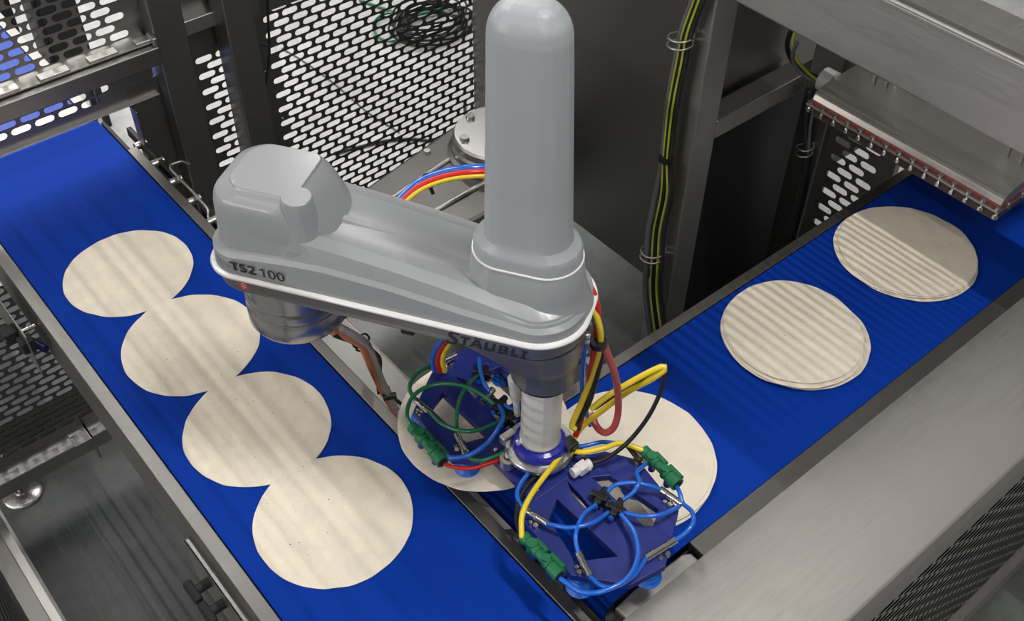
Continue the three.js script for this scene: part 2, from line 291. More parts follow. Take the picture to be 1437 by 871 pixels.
// small slotted guard beside the right belt, the top beam and the high guard on it
{
  const g = thing('slotted_guard', 'small black-backed slotted guard beside the far end of the right belt', 'guard', [2.02, 0.5, -1.17]);
  part('slotted_sheet', alongZ(slotted({ w: 0.2, h: 0.75, ph: 0.056, pr: 0.0265, sl: 0.046, sw: 0.019, ml: 0.02, mr: 0.01, mb: 0.02, mt: 0.06 }), 0, 0, 0), M.slotsheet, g);
  part('edge_flange', bx(-0.003, 0.02, 0, 0.75, 0.197, 0.2, 0.001), M.frame, g);
  const b = thing('crossbeam', 'broad pale steel beam crossing the top right corner above the right belt', 'beam', [1.62, 1.385, -1.25]);
  part('box_tube', bx(0, 0.125, 0, 0.155, -0.08, 1.15, 0.006), M.beam, b);
  part('welded_edge', bx(-0.0015, 0.004, 0.14, 0.1475, -0.08, 1.15, 0.0015), M.beam, b);
  const s = thing('slotted_guard', 'sloping slotted guard rising from the pale beam, its slots stripe the right belt with light', 'guard', [1.605, 1.665, -1.3]);
  const sg = alongZ(slotted({ w: 0.89, h: 0.72, ...SLOT, ml: 0.02, mr: 0.02, mb: 0.03, mt: 0.03, seg: 4 }), 0, 0, 0); sg.rotateZ(0.86); part('slotted_sheet', sg, M.slotsheet, s);
  for (const z of [0, 0.86]) { const ss = bx(-0.001, 0.001, -0.16, 0.01, z, z + 0.03, 0); ss.rotateZ(0.86); part('strap', ss, M.slotsheet, s); }
  const l = thing('slotted_guard', 'slotted side guard left of the left belt whose slots stripe the floor with light', 'guard', [-0.05, 0.1, -2.05]);
  part('slotted_sheet', alongZ(slotted({ w: 1.35, h: 1.5, ...SLOT, ml: 0.04, mr: 0.04, mb: 0.06, mt: 0.05, seg: 4 }), 0, 0, 0), M.slotsheet, l);
  part('bottom_rail', bx(-0.03, 0.058, -0.02, 0.03, 0, 1.4, 0.004), M.steelDull, l);
  part('rail_flange', bx(0.04, 0.062, 0.03, 0.034, 0, 1.4, 0.001), M.steel, l);
  part('leg', bx(-0.03, 0.01, -0.1, -0.02, 0.03, 0.07, 0.003), M.steel, l); part('leg', bx(-0.03, 0.01, -0.1, -0.02, 1.3, 1.34, 0.003), M.steel, l);
}
// sheet cover along the near side of the right belt
{
  const t = thing('guard_cover', 'broad smooth stainless cover running along the near side of the right belt', 'cover', [0.63, 1.06, -0.487]);
  const prof = [[0, -0.028], [0, -0.004], [0.0015, -0.001], [0.004, 0], [0.03, 0.001], [0.2, 0.001], [0.206, 0], [0.212, -0.004], [0.214, -0.01], [0.214, -0.06]];
  const sh = new THREE.Shape([...prof, ...prof.slice().reverse().map(([a, b]) => [a + (a < 0.1 ? 0.0025 : -0.0025), b - 0.0025])].map((p) => new THREE.Vector2(...p)));
  const g = new THREE.ExtrudeGeometry(sh, { depth: 1.5, bevelEnabled: false }); g.rotateY(Math.PI / 2); g.scale(1, 1, -1); 
  { const ix = g.index; const p = g.attributes.position; for (let i = 0; i < p.count; i += 3) for (const a of ['position', 'normal', 'uv']) { const A = g.attributes[a]; for (let k = 0; k < A.itemSize; k++) { const s = A.getComponent(i + 1, k); A.setComponent(i + 1, k, A.getComponent(i + 2, k)); A.setComponent(i + 2, k, s); } } }
  g.computeVertexNormals(); part('folded_sheet', metric(toCreasedNormals(g, 0.6)), M.sheet, t);
  const sl = slotted({ w: 1.5, h: 0.7, ...SLOT, ml: 0.02, mr: 0.02, mb: 0.04, mt: 0.035 }); sl.translate(0, -0.76, 0.2125); part('slotted_sheet', sl, M.steel, t);
  part('lower_rail', bx(0, 1.5, -0.83, -0.76, 0.19, 0.23, 0.003), M.steel, t);
  for (const x of [0.03, 1.46]) part('leg', bx(x - 0.02, x + 0.02, -1.06, -0.03, 0.16, 0.2, 0.003), M.steel, t);
}

/* ---------- conveyors ---------- */
function conveyorBelt(w, l, hgt, n = 24) {                   // endless belt lying along +z from 0 to l, top at y = 0
  const r = hgt / 2, prof = []; 
  for (let i = 0; i <= n; i++) { const a = Math.PI / 2 + Math.PI * i / n; prof.push([r + r * Math.cos(a), -r + r * Math.sin(a)]); }
  for (let i = 0; i <= n; i++) { const a = -Math.PI / 2 + Math.PI * i / n; prof.push([l - r + r * Math.cos(a), -r + r * Math.sin(a)]); }
  const s = new THREE.Shape(prof.map((p) => new THREE.Vector2(...p))); s.holes.push(new THREE.Path(prof.map(([a, b]) => new THREE.Vector2(Math.max(0.003, Math.min(l - 0.003, a)), Math.max(-hgt + 0.003, Math.min(-0.003, b))))));
  const g = new THREE.ExtrudeGeometry(s, { depth: w, bevelEnabled: false }); g.rotateY(-Math.PI / 2); g.translate(w, 0, 0);   // (a, b, d) -> x = w - d
  return metric(toCreasedNormals(g, 0.6));
}
{
  const t = thing('conveyor', 'left conveyor with a bright blue belt carrying a row of single tortillas', 'conveyor', [0.264, 1.0, -2.2]);
  part('transfer_plate', bx(0.0, 0.338, -0.012, -0.006, -0.12, -0.045, 0.001), M.steel, t);
  part('belt', (() => { const g = conveyorBelt(0.338, 2.54, 0.07); g.translate(0, 0, -0.04); return g; })(), M.belt, t);
  part('side_rail', [bx(-0.028, -0.002, -0.045, 0.004, 0.05, 2.5, 0.002), bx(-0.028, -0.022, -0.12, -0.04, 0.05, 2.5, 0.001)], M.rail, t);
  part('side_rail', [bx(0.340, 0.362, -0.045, 0.004, 0.14, 2.5, 0.002), bx(0.356, 0.362, -0.12, -0.04, 0.14, 2.5, 0.001)], M.rail, t);
  part('roller', rod(V(0.0, -0.035, -0.005), V(0.338, -0.035, -0.005), 0.031), M.chrome, t); part('roller', rod(V(0.0, -0.035, 2.465), V(0.338, -0.035, 2.465), 0.031), M.chrome, t);
  part('bearing_plate', bx(0.34, 0.35, -0.08, 0.002, 0.0, 0.16, 0.003), M.blackMetal, t); part('bearing_plate', bx(-0.012, -0.002, -0.08, 0.002, 0.0, 0.16, 0.003), M.blackMetal, t);
  for (const z of [0.2, 2.3]) for (const x of [0.29]) part('leg', bx(x, x + 0.03, -1.0, -0.08, z, z + 0.03, 0.002), M.steelDull, t);
  for (const z of [0.6, 1.9]) part('cross_member', bx(0.02, 0.325, -0.16, -0.12, z, z + 0.03, 0.002), M.steelDull, t);
  // chain of pivots and a bent wire bail outside the right rail
  for (let i = 0; i < 5; i++) { const z = 0.13 + i * 0.085; part('rail_pivot', rod(V(0.362, -0.004, z), V(0.39, -0.004, z), 0.009), M.steel, t); }
  part('rail_link', bx(0.375, 0.388, -0.02, 0.004, 0.06, 0.3, 0.003), M.blackMetal, t); part('rail_link', bx(0.372, 0.392, -0.03, 0.0, 0.42, 0.5, 0.003), M.blackMetal, t);
  part('wire_bail', tube([V(0.37, 0.0, 0.46), V(0.376, 0.014, 0.45), V(0.378, 0.016, 0.38), V(0.378, 0.016, 0.285), V(0.386, 0.016, 0.268), V(0.41, 0.014, 0.268), V(0.425, 0.0, 0.27)], 0.0032, false, 0.2), M.steel, t);
  // side bracket with two black knobs
  part('knob_bracket', [bx(-0.04, -0.022, -0.066, -0.062, 1.1, 1.3, 0.001), bx(-0.04, -0.036, -0.17, -0.062, 1.1, 1.3, 0.001)], M.frame, t);
  for (const z of [1.175, 1.225]) part('knob', [rod(V(-0.04, -0.095, z), V(-0.064, -0.095, z), 0.009), bx(-0.078, -0.062, -0.104, -0.086, z - 0.023, z + 0.023, 0.005)], M.rubber, t);
}
{
  const t = thing('conveyor', 'right conveyor with a dark blue belt carrying stacked tortillas', 'conveyor', [0.655, 1.0, -0.88]);
  const b = conveyorBelt(0.342, 2.2, 0.07); b.rotateY(Math.PI / 2); b.translate(0, 0, 0.342); part('belt', b, M.belt, t);
  part('side_rail', [bx(0.1, 2.2, -0.05, 0.003, -0.024, -0.001, 0.002)], M.rail, t);
  part('guide_bar', [bx(0.12, 0.34, -0.012, 0.006, -0.075, -0.06, 0.002), bx(0.32, 0.335, -0.012, 0.0, -0.06, -0.024, 0.001)], M.steelDull, t);
  part('side_rail', [bx(0.185, 2.2, -0.05, 0.003, 0.343, 0.382, 0.002)], M.rail, t);
  part('roller', rod(V(0.035, -0.035, 0.0), V(0.035, -0.035, 0.342), 0.031), M.chrome, t);
  part('bearing_plate', [slab([[0.02, 0.352], [0.06, 0.348], [0.165, 0.352], [0.175, 0.358], [0.175, 0.38], [0.02, 0.385]], [], -0.006, 0.05, 0.003)], M.sheet, t);
  part('belt_scraper', bx(0.03, 0.2, -0.06, -0.02, 0.3425, 0.3475, 0.002), M.rubber, t);
  part('bearing_plate', bx(0.0, 0.1, -0.06, -0.002, -0.012, -0.002, 0.003), M.blackMetal, t);
  for (const x of [0.25, 1.7]) for (const z of [-0.02, 0.34]) part('leg', bx(x, x + 0.03, -1.0, -0.05, z, z + 0.03, 0.002), M.steelDull, t);
}
// what stands outside behind the portal
{
  const t = thing('conveyor', 'bright blue feeder conveyor seen through the slots behind the portal', 'conveyor', [0.02, 0.86, -3.9]);
  part('belt', conveyorBelt(0.62, 1.5, 0.06), phy({ color: new THREE.Color(0.012, 0.06, 0.42), roughness: 0.45 }), t);
  part('side_rail', bx(0.622, 0.65, -0.06, 0.004, 0.03, 1.45, 0.002), M.steel, t); part('side_rail', bx(-0.03, -0.002, -0.06, 0.004, 0.03, 1.5, 0.002), M.steel, t);
  for (const z of [0.2, 1.2]) for (const x of [-0.02, 0.61]) part('leg', bx(x, x + 0.03, -0.86, -0.06, z, z + 0.03, 0.002), M.steel, t);
  const m = thing('machine', 'black machine housing standing on the bright floor behind the portal', 'machine', [0.88, 0, -3.75]);
  part('housing', bx(0.01, 0.16, 0.2, 0.66, 0, 0.14, 0.01), M.blackMetal, m); part('door_panel', bx(0.025, 0.145, 0.24, 0.6, 0.14, 0.148, 0.004), M.blackMetal, m);
  for (const x of [0.015, 0.13]) for (const z of [0.01, 0.105]) part('leg', bx(x, x + 0.025, 0, 0.2, z, z + 0.025, 0.002), M.blackMetal, m);
  part('side_pillar', bx(-0.085, -0.04, 0, 0.72, 0.02, 0.07, 0.004), M.blackMetal, m); part('tie_bar', bx(-0.04, 0.01, 0.6, 0.64, 0.03, 0.06, 0.003), M.blackMetal, m);
}

/* ---------- tortillas ---------- */
function tortilla(label, x, y, z, r, o = {}) {
  const s = o.seed ?? 1, t = o.t ?? 0.0022, n = 108, R = 16, pos = [], uv = [], idx = [], ph = s * 1.7;
  const rim = (a) => r * (1 + 0.009 * Math.sin(2 * a + ph) + 0.006 * Math.sin(3 * a + 2.1 * ph) + 0.003 * Math.sin(7 * a + ph * 3) + 0.0022 * Math.sin(13 * a + ph * 5) + 0.0015 * Math.sin(23 * a + ph));
  const top = (px, pz, k) => {
    let h = t + 0.0005 * Math.sin(px * 55 + ph) * Math.sin(pz * 47 + 2 * ph) + 0.0004 * Math.sin(px * 130 + pz * 90 + ph) - (o.droop ?? 0) * k * k * k * k;
    for (const [ox, oz, or] of o.over ?? []) { const d = Math.hypot(px + x - ox, pz + z - oz) - or; h += 0.0028 * Math.max(0, Math.min(1, 1 - (d + 0.002) / 0.012)); }
    return h;
  };
  const ring = (k, y0, f) => { for (let i = 0; i < n; i++) { const a = i / n * 2 * Math.PI, q = rim(a) * k; const px = q * Math.cos(a), pz = q * Math.sin(a); pos.push(px, f ? top(px, pz, k) + y0 : top(px, pz, k) - t + y0, pz); uv.push(0.5 + px + s * 0.37, 0.5 + pz + s * 0.61); } };
  pos.push(0, top(0, 0, 0), 0); uv.push(0.5 + s * 0.37, 0.5 + s * 0.61);
  for (let j = 1; j <= R; j++) ring(j < R ? j / R * 0.995 : 0.996, j < R ? 0 : -0.0003, true);
  ring(1, -0.0009, true); ring(0.997, 0, false); ring(0.5, 0, false);
  for (let i = 0; i < n; i++) idx.push(0, 1 + (i + 1) % n, 1 + i);
  for (let j = 0; j < R + 2; j++) for (let i = 0; i < n; i++) { const a = 1 + j * n + i, b = 1 + j * n + (i + 1) % n; idx.push(a, b, a + n, b, b + n, a + n); }
  const c = pos.length / 3; pos.push(0, top(0, 0, 0) - t, 0); uv.push(0.5, 0.5); const l = 1 + (R + 2) * n; for (let i = 0; i < n; i++) idx.push(c, l + i, l + (i + 1) % n);
  const g = new THREE.BufferGeometry(); g.setAttribute('position', new THREE.Float32BufferAttribute(pos, 3)); g.setAttribute('uv', new THREE.Float32BufferAttribute(uv, 2)); g.setIndex(idx); g.computeVertexNormals();
  const m = part('tortilla', g, M.tortilla); m.position.set(x, y, z); tag(m, label, 'tortilla', o.group);
  if (o.spots) {
    const gs = []; let q = s * 977 + 13; const rr = () => { q = (q * 1103515245 + 12345) % 2147483648; return q / 2147483648; };
    for (let i = 0; i < o.spots; i++) { const a = rr() * 6.28, d = Math.sqrt(rr()) * r * 0.93, k = 0.0005 + 0.0009 * rr(); const e = new THREE.SphereGeometry(k, 7, 5); e.scale(1, 0.35, 1); const px = d * Math.cos(a), pz = d * Math.sin(a); e.translate(px, top(px, pz, d / r), pz); gs.push(e); }
    part('toasted_speck', gs, M.spot, m).userData.kind = 'stuff';
  }
  return m;
}
const T = [[0.428, -1.689, 0.1262], [0.431, -1.4365, 0.129], [0.4245, -1.182, 0.1285], [0.4235, -0.938, 0.1292]];
const B1 = ['single pale tortilla lying farthest up the left belt, beyond the robot elbow', 'second tortilla from the far end of the row on the left belt', 'third tortilla of the row on the left belt, touching the nearest one', 'single pale tortilla nearest the camera on the left belt, end of the row'];
T.forEach(([x, z, r], i) => tortilla(B1[i], x, 1.0003, z, r, { seed: i + 1, spots: 3 + 3 * i, over: i ? [[T[i - 1][0], T[i - 1][1], T[i - 1][2]]] : [] }));
const NTH = ['lowest', 'second from the bottom', 'third from the bottom', 'fourth from the bottom', 'fifth from the bottom', 'sixth from the bottom'];
function stack(x, z, r, n, topLabel, where, group, s0, dx = 0.006) {
  for (let i = 0; i < n; i++) {
    const last = i === n - 1, s = s0 + i * 3.3;
    tortilla(last ? topLabel : `tortilla ${i === n - 2 ? 'directly under the top one' : NTH[i]} in the ${where}`, x + (last ? 0 : dx * Math.sin(s * 2.3)), 1.0003 + i * 0.00245, z + (last ? 0 : dx * Math.cos(s * 3.1)), r * (1 - 0.004 * i + 0.012 * Math.sin(s)), { seed: s, spots: last ? 6 : 0, group: last ? undefined : group, droop: 0.0006 });
  }
}
stack(1.327, -0.727, 0.1345, 7, 'top tortilla of the middle stack on the right belt, lightly striped', 'middle stack on the right belt', 'tortillas under the top of the middle stack', 11);
stack(1.694, -0.733, 0.1405, 5, 'top tortilla of the far stack on the right belt, crossed by bright stripes', 'far striped stack on the right belt', 'tortillas under the top of the far stack', 31);
stack(0.884, -0.716, 0.1425, 5, 'top tortilla of the stack beside the gripper, half under its blue plate', 'stack beside the gripper', 'tortillas under the top of the stack by the gripper', 51);
tortilla('large tortilla held in the air under the left head of the gripper', 0.719, 1.0425, -0.915, 0.1475, { seed: 77, spots: 10 });

/* ---------- robot arm ---------- */
const QX = 0.722, QZ = -0.773, LINK = 0.393, TURN = Math.atan2(0.83902, -0.54409);
const font = await new FontLoader().loadAsync('fonts/droid/droid_sans_bold.typeface.json');
const thin = await new FontLoader().loadAsync('fonts/droid/droid_sans_regular.typeface.json');
function words(text, f, size, x, sx = 1, skew = 0) { const g = new TextGeometry(text, { font: f, size, depth: 0.0006, curveSegments: 6, bevelEnabled: false }); g.scale(sx, 1, 1); const p = g.attributes.position; for (let i = 0; i < p.count; i++) p.setX(i, p.getX(i) + skew * p.getY(i)); g.computeBoundingBox(); const b = g.boundingBox; g.translate(x - b.min.x, 0, 0); return [g, x + (b.max.x - b.min.x)]; }
{
  const t = thing('industrial_robot', 'grey four-axis robot arm with a tall rounded column standing over both belts', 'robot arm', [QX, 0, QZ], TURN);
  const o = (u0, u1, hw, ra, rb, y) => outline(u0, u1, hw, ra, rb, y);
  const pw = (pts, dy = 0) => (u) => { if (u <= pts[0][0]) return pts[0][1] + dy; for (let i = 1; i < pts.length; i++) if (u <= pts[i][0]) { const [a, y0] = pts[i - 1], [b, y1] = pts[i]; return y0 + (y1 - y0) * (u - a) / (b - a) + dy; } return pts[pts.length - 1][1] + dy; };
  const y3 = [[0, 1.459], [0.1, 1.468], [0.2, 1.481], [0.3, 1.487], [0.36, 1.483], [0.44, 1.474]], y2 = [[0, 1.469], [0.05, 1.479], [0.11, 1.491], [0.19, 1.504], [0.25, 1.511], [0.32, 1.518], [0.4, 1.534], [0.44, 1.541]], y1 = [[0, 1.483], [0.06, 1.489], [0.17, 1.505], [0.25, 1.516], [0.33, 1.525], [0.44, 1.548]];
  // upper cover
  const inset = (d, y) => o(-0.062 + d, 0.486 - d, 0.086 - d, 0.07 - d * 0.6, 0.05 - d * 0.3, y);
  part('forearm_cover', [loft([inset(0.001, 1.4415), inset(0.001, 1.447), inset(0.0025, pw(y3)), inset(0.009, pw(y3, 0.005)), inset(0.0105, pw(y3, 0.0085)), inset(0.014, pw(y2, -0.002)), inset(0.0155, pw(y2, 0.001)), inset(0.032, pw(y1, -0.001)), inset(0.035, pw(y1)), inset(0.045, pw(y1, -0.003)), inset(0.062, pw(y1, -0.0055)), inset(0.075, pw(y1, -0.006))], true, true, 0.3)], M.grey, t);
  const dome = (a, b, hw, ra, rb, y) => o(a, b, hw, ra, rb, y);
  part('elbow_dome', loft([dome(0.29, 0.474, 0.0735, 0.06, 0.045, 1.5), dome(0.297, 0.4735, 0.0733, 0.056, 0.045, 1.52), dome(0.314, 0.472, 0.072, 0.05, 0.044, 1.547), dome(0.322, 0.470, 0.0695, 0.046, 0.043, 1.5585), dome(0.3265, 0.467, 0.067, 0.043, 0.041, 1.5635), dome(0.335, 0.456, 0.059, 0.03, 0.037, 1.572), dome(0.34, 0.447, 0.053, 0.018, 0.033, 1.5755), dome(0.341, 0.4455, 0.0518, 0.016, 0.032, 1.5778), dome(0.342, 0.4445, 0.0505, 0.015, 0.031, 1.5786), dome(0.346, 0.44, 0.047, 0.013, 0.03, 1.5788)], true, true, 0.35), M.grey, t);
  const boss = lathe([[0, 1.5789], [0.0195, 1.5789], [0.0208, 1.578], [0.0215, 1.576], [0.0235, 1.555], [0.027, 1.53], [0.032, 1.505]].reverse(), 48); boss.translate(0.339, 0, -0.044); part('dome_boss', boss, M.grey, t);
  // lip between the cover and the casting, its highlight painted near white
  part('cover_lip', loft([inset(-0.002, 1.4365), inset(-0.0045, 1.4385), inset(-0.005, 1.4415), inset(-0.0035, 1.4438), inset(0.0005, 1.4448), inset(0.004, 1.4448)], true, true, 0.5), M.lip, t);
  const ci = (d, y) => o(-0.06 + d, 0.482 - d, 0.084 - d, 0.068 - d * 0.5, 0.048, y);
  part('forearm_casting', [loft([ci(0.03, 1.402), ci(0.012, 1.402), ci(0.005, 1.405), ci(0.0015, 1.411), ci(0, 1.418), ci(0, 1.438)], true, true, 0.4),
    loft([o(-0.047, 0.05, 0.05, 0.049, 0.045, 1.33), o(-0.052, 0.058, 0.056, 0.053, 0.05, 1.338), o(-0.056, 0.075, 0.063, 0.059, 0.05, 1.355), o(-0.058, 0.105, 0.071, 0.063, 0.05, 1.38), o(-0.059, 0.14, 0.078, 0.066, 0.05, 1.403)], true, true, 0.4)], M.cast, t);
  part('nose_ring', lathe([[0, 1.283], [0.0465, 1.283], [0.049, 1.286], [0.0505, 1.294], [0.0505, 1.318], [0.052, 1.321], [0.052, 1.332], [0, 1.332]].map(([r, y]) => [r, y + 0.01])), M.cast, t);
  part('nose_seal', lathe([[0, 1.284], [0.042, 1.284], [0.045, 1.286], [0.045, 1.294], [0, 1.294]].map(([r, y]) => [r, y + 0.002])), M.rubber, t);
  part('nose_foot', [bx(0.17, 0.19, 1.394, 1.403, -0.078, -0.062, 0.003)], M.rubber, t);
  // nose bolts on the end facing away from the elbow
  for (const [y, z] of [[1.425, 0.02], [1.395, 0.024], [1.37, 0.022], [1.35, 0.03]]) part('bolt', rod(V(-0.052, y, z), V(-0.0625, y, z), 0.0055, 0.005, 10), M.chrome, t);
  // neck and column
  const st = (a, r, y, c = 0.029) => o(c - a - r, c + a + r, r, r, r, y);
  part('column_neck', loft([st(0.03, 0.064, 1.452), st(0.03, 0.06, 1.462), st(0.029, 0.056, 1.473), st(0.028, 0.054, 1.485), st(0.0265, 0.05, 1.5285), st(0.0265, 0.049, 1.53)], true, true, 0.5), M.grey, t);
  part('column_lip', loft([st(0.0265, 0.0498, 1.5292), st(0.0265, 0.0504, 1.5302), st(0.0265, 0.05, 1.5318), st(0.0265, 0.048, 1.532)], true, true, 0.6), M.lip, t);  // neck lip in the same painted highlight colour
  const rings = [st(0.0265, 0.0485, 1.5315), st(0.026, 0.048, 1.546), st(0.0245, 0.0468, 1.5525), st(0.021, 0.0438, 1.5585), st(0.019, 0.0418, 1.5635), st(0.018, 0.0408, 1.573)];
  for (const y of [1.65, 1.73, 1.81]) rings.push(st(0.018 - 0.0045 * (y - 1.575) / 0.3, 0.0408 - 0.0045 * (y - 1.575) / 0.3, y, 0.029 + 0.005 * (y - 1.575) / 0.3));
  for (let i = 0; i <= 10; i++) { const a = i / 10 * Math.PI / 2; rings.push(st(0.0137 - 0.008 * (1 - Math.cos(a)), 0.0365 - 0.027 * (1 - Math.cos(a)), 1.855 + 0.043 * Math.sin(a), 0.034)); }
  part('column_cover', loft(rings, true, true, 0.35), M.column, t);
  part('quill_sleeve', lathe([[0, 1.134], [0.0305, 1.134], [0.0315, 1.138], [0.0315, 1.29], [0, 1.29]]), M.sleeve, t);
  part('quill_collar', lathe([[0.030, 1.1385], [0.0335, 1.1385], [0.0335, 1.1425], [0.030, 1.1425], [0.03, 1.1385]]), M.chrome, t);
  // elbow hub
  part('elbow_hub', (() => { const g = lathe([[0, 1.302], [0.066, 1.302], [0.074, 1.305], [0.0775, 1.312], [0.0775, 1.338], [0.0755, 1.342], [0.0735, 1.343], [0.0735, 1.351], [0.0765, 1.353], [0.0765, 1.359], [0.0725, 1.361], [0.0715, 1.403], [0, 1.403]]); g.translate(LINK, 0, 0); return g; })(), M.shiny, t);
  part('hub_bolt', [0.4, 1.6, 2.8, 4].map((a) => rod(V(LINK + 0.06 * Math.cos(a), 1.296, 0.06 * Math.sin(a)), V(LINK + 0.06 * Math.cos(a), 1.303, 0.06 * Math.sin(a)), 0.006, 0.006, 8)), M.steelDull, t);
  // inner link to the shoulder and the pedestal under it
  const S = V(0.196, 0, 0.396), E0 = V(LINK, 0, 0);
  const hull = (rE, rS, y) => { const d = S.clone().sub(E0), L = d.length(), a0 = Math.atan2(d.z, d.x), b = Math.acos((rE - rS) / L), pts = [], n = 28;
    for (let i = 0; i <= n; i++) { const a = a0 - b + (i / n) * 2 * b; pts.push(V(S.x + rS * Math.cos(a), y, S.z + rS * Math.sin(a))); }
    for (let i = 0; i <= n; i++) { const a = a0 + b + (i / n) * (2 * Math.PI - 2 * b); pts.push(V(E0.x + rE * Math.cos(a), y, E0.z + rE * Math.sin(a))); } return pts.reverse(); };
  part('inner_link', loft([hull(0.062, 0.1, 1.306), hull(0.068, 0.108, 1.312), hull(0.07, 0.112, 1.322), hull(0.07, 0.112, 1.36), hull(0.0685, 0.109, 1.3665), hull(0.064, 0.103, 1.3695)], true, true, 0.4), M.link, t);
  const dir = S.clone().sub(E0).normalize(), side = V(-dir.z, 0, dir.x);
  for (const k of [-1, 1]) part('link_rib', rod(E0.clone().addScaledVector(dir, 0.1).addScaledVector(side, k * 0.028).setY(1.37), S.clone().addScaledVector(dir, -0.06).addScaledVector(side, k * 0.045).setY(1.37), 0.005, 0.005, 10), M.steel, t);
  const cap = lathe([[0, 1.3685], [0.088, 1.3685], [0.088, 1.376], [0.082, 1.38], [0.082, 1.392], [0.078, 1.396], [0.078, 1.408], [0.075, 1.412], [0, 1.412]]); cap.translate(S.x, 0, S.z); part('shoulder_cap', cap, M.shiny, t);
  for (let i = 0; i < 6; i++) { const a = 0.35 + i * Math.PI / 3; part('cap_screw', rod(V(S.x + 0.062 * Math.cos(a), 1.411, S.z + 0.062 * Math.sin(a)), V(S.x + 0.062 * Math.cos(a), 1.418, S.z + 0.062 * Math.sin(a)), 0.0085, 0.0075, 14), M.chrome, t); }
  for (const [f, k] of [[0.8, 1], [0.8, -1]]) { const p = E0.clone().lerp(S, f).addScaledVector(side, k * 0.085); part('link_screw', rod(p.clone().setY(1.367), p.clone().setY(1.375), 0.007, 0.006, 12), M.chrome, t); }
  const base = lathe([[0, 0.4], [0.15, 0.4], [0.15, 0.43], [0.105, 0.45], [0.098, 0.5], [0.098, 1.25], [0.106, 1.27], [0.106, 1.307], [0, 1.307]]); base.translate(S.x, 0, S.z); part('base_column', base, M.cast, t);
  // lettering
  const put = (list, u, y, z) => { const g = list.length > 1 ? mergeGeometries(clean(list)) : list[0]; g.rotateY(Math.PI); g.translate(u, y, z); return g; };
  const [a1, e1] = words('TS2', font, 0.0175, 0, 1.0), [a2] = words('100', thin, 0.0175, e1 + 0.007, 1.0);
  const tilt = (g) => { g.rotateX(0.1); return g; };
  part('model_lettering', put([a1, a2].map(tilt), 0.437, 1.4535, -0.0849), M.ink, t);
  const [s1, f1] = words('S', font, 0.0265, 0, 1.02, 0.2), [s2] = words('T\u00c4UBLI', font, 0.0165, f1 + 0.0005, 1.22, 0.2); s1.translate(0, -0.004, 0);
  part('brand_lettering', put([s1, s2], 0.119, 1.41, -0.0839), M.ink, t);
  const disc = new THREE.CircleGeometry(0.0085, 28); disc.rotateY(Math.PI); disc.translate(0.424, 1.425, -0.0845); const em = part('emblem', disc, std({ color: new THREE.Color(0.55, 0.06, 0.05), roughness: 0.5 }), t);
  const bars = [-0.0036, 0, 0.0036].map((d) => { const g = new THREE.BoxGeometry(0.009 - Math.abs(d) * 0.7, 0.0012, 0.0004); g.rotateZ(-0.5); g.translate(0.424 + d * 0.3, 1.425 + d, -0.0848); return g; }); part('emblem_bar', bars, M.white, em);
  part('small_mark', (() => { const g = new THREE.BoxGeometry(0.008, 0.0012, 0.0004); g.translate(0.398, 1.422, -0.0843); return g; })(), M.gasket, t);
}
// mount that the robot stands on
{
  const t = thing('robot_pedestal', 'dark steel pedestal under the robot base, seen behind the gripper', 'pedestal', [0.99, 0.012, -1.2], 0.586);
  part('body', bx(-0.17, 0.17, 0, 0.372, -0.24, 0.2, 0.006), M.blackMetal, t); part('top_plate', bx(-0.2, 0.2, 0.372, 0.388, -0.26, 0.22, 0.004), M.steelDull, t);
}
{
  const t = thing('cable_tray', 'long grey steel cable channel on the cell floor right of the left belt', 'channel', [0.885, 0.012, -2.03]);
  part('channel', [bx(0, 0.004, 0.3, 0.36, 0, 0.7, 0.001), bx(0.004, 0.1, 0.36 - 0.004, 0.36, 0, 0.7, 0.001), bx(0.1, 0.104, 0.3, 0.36, 0, 0.7, 0.001)], M.steelDull, t);
  for (const z of [0.05, 0.6]) part('leg', bx(0.03, 0.07, 0, 0.356, z, z + 0.04, 0.002), M.steelDull, t);
}

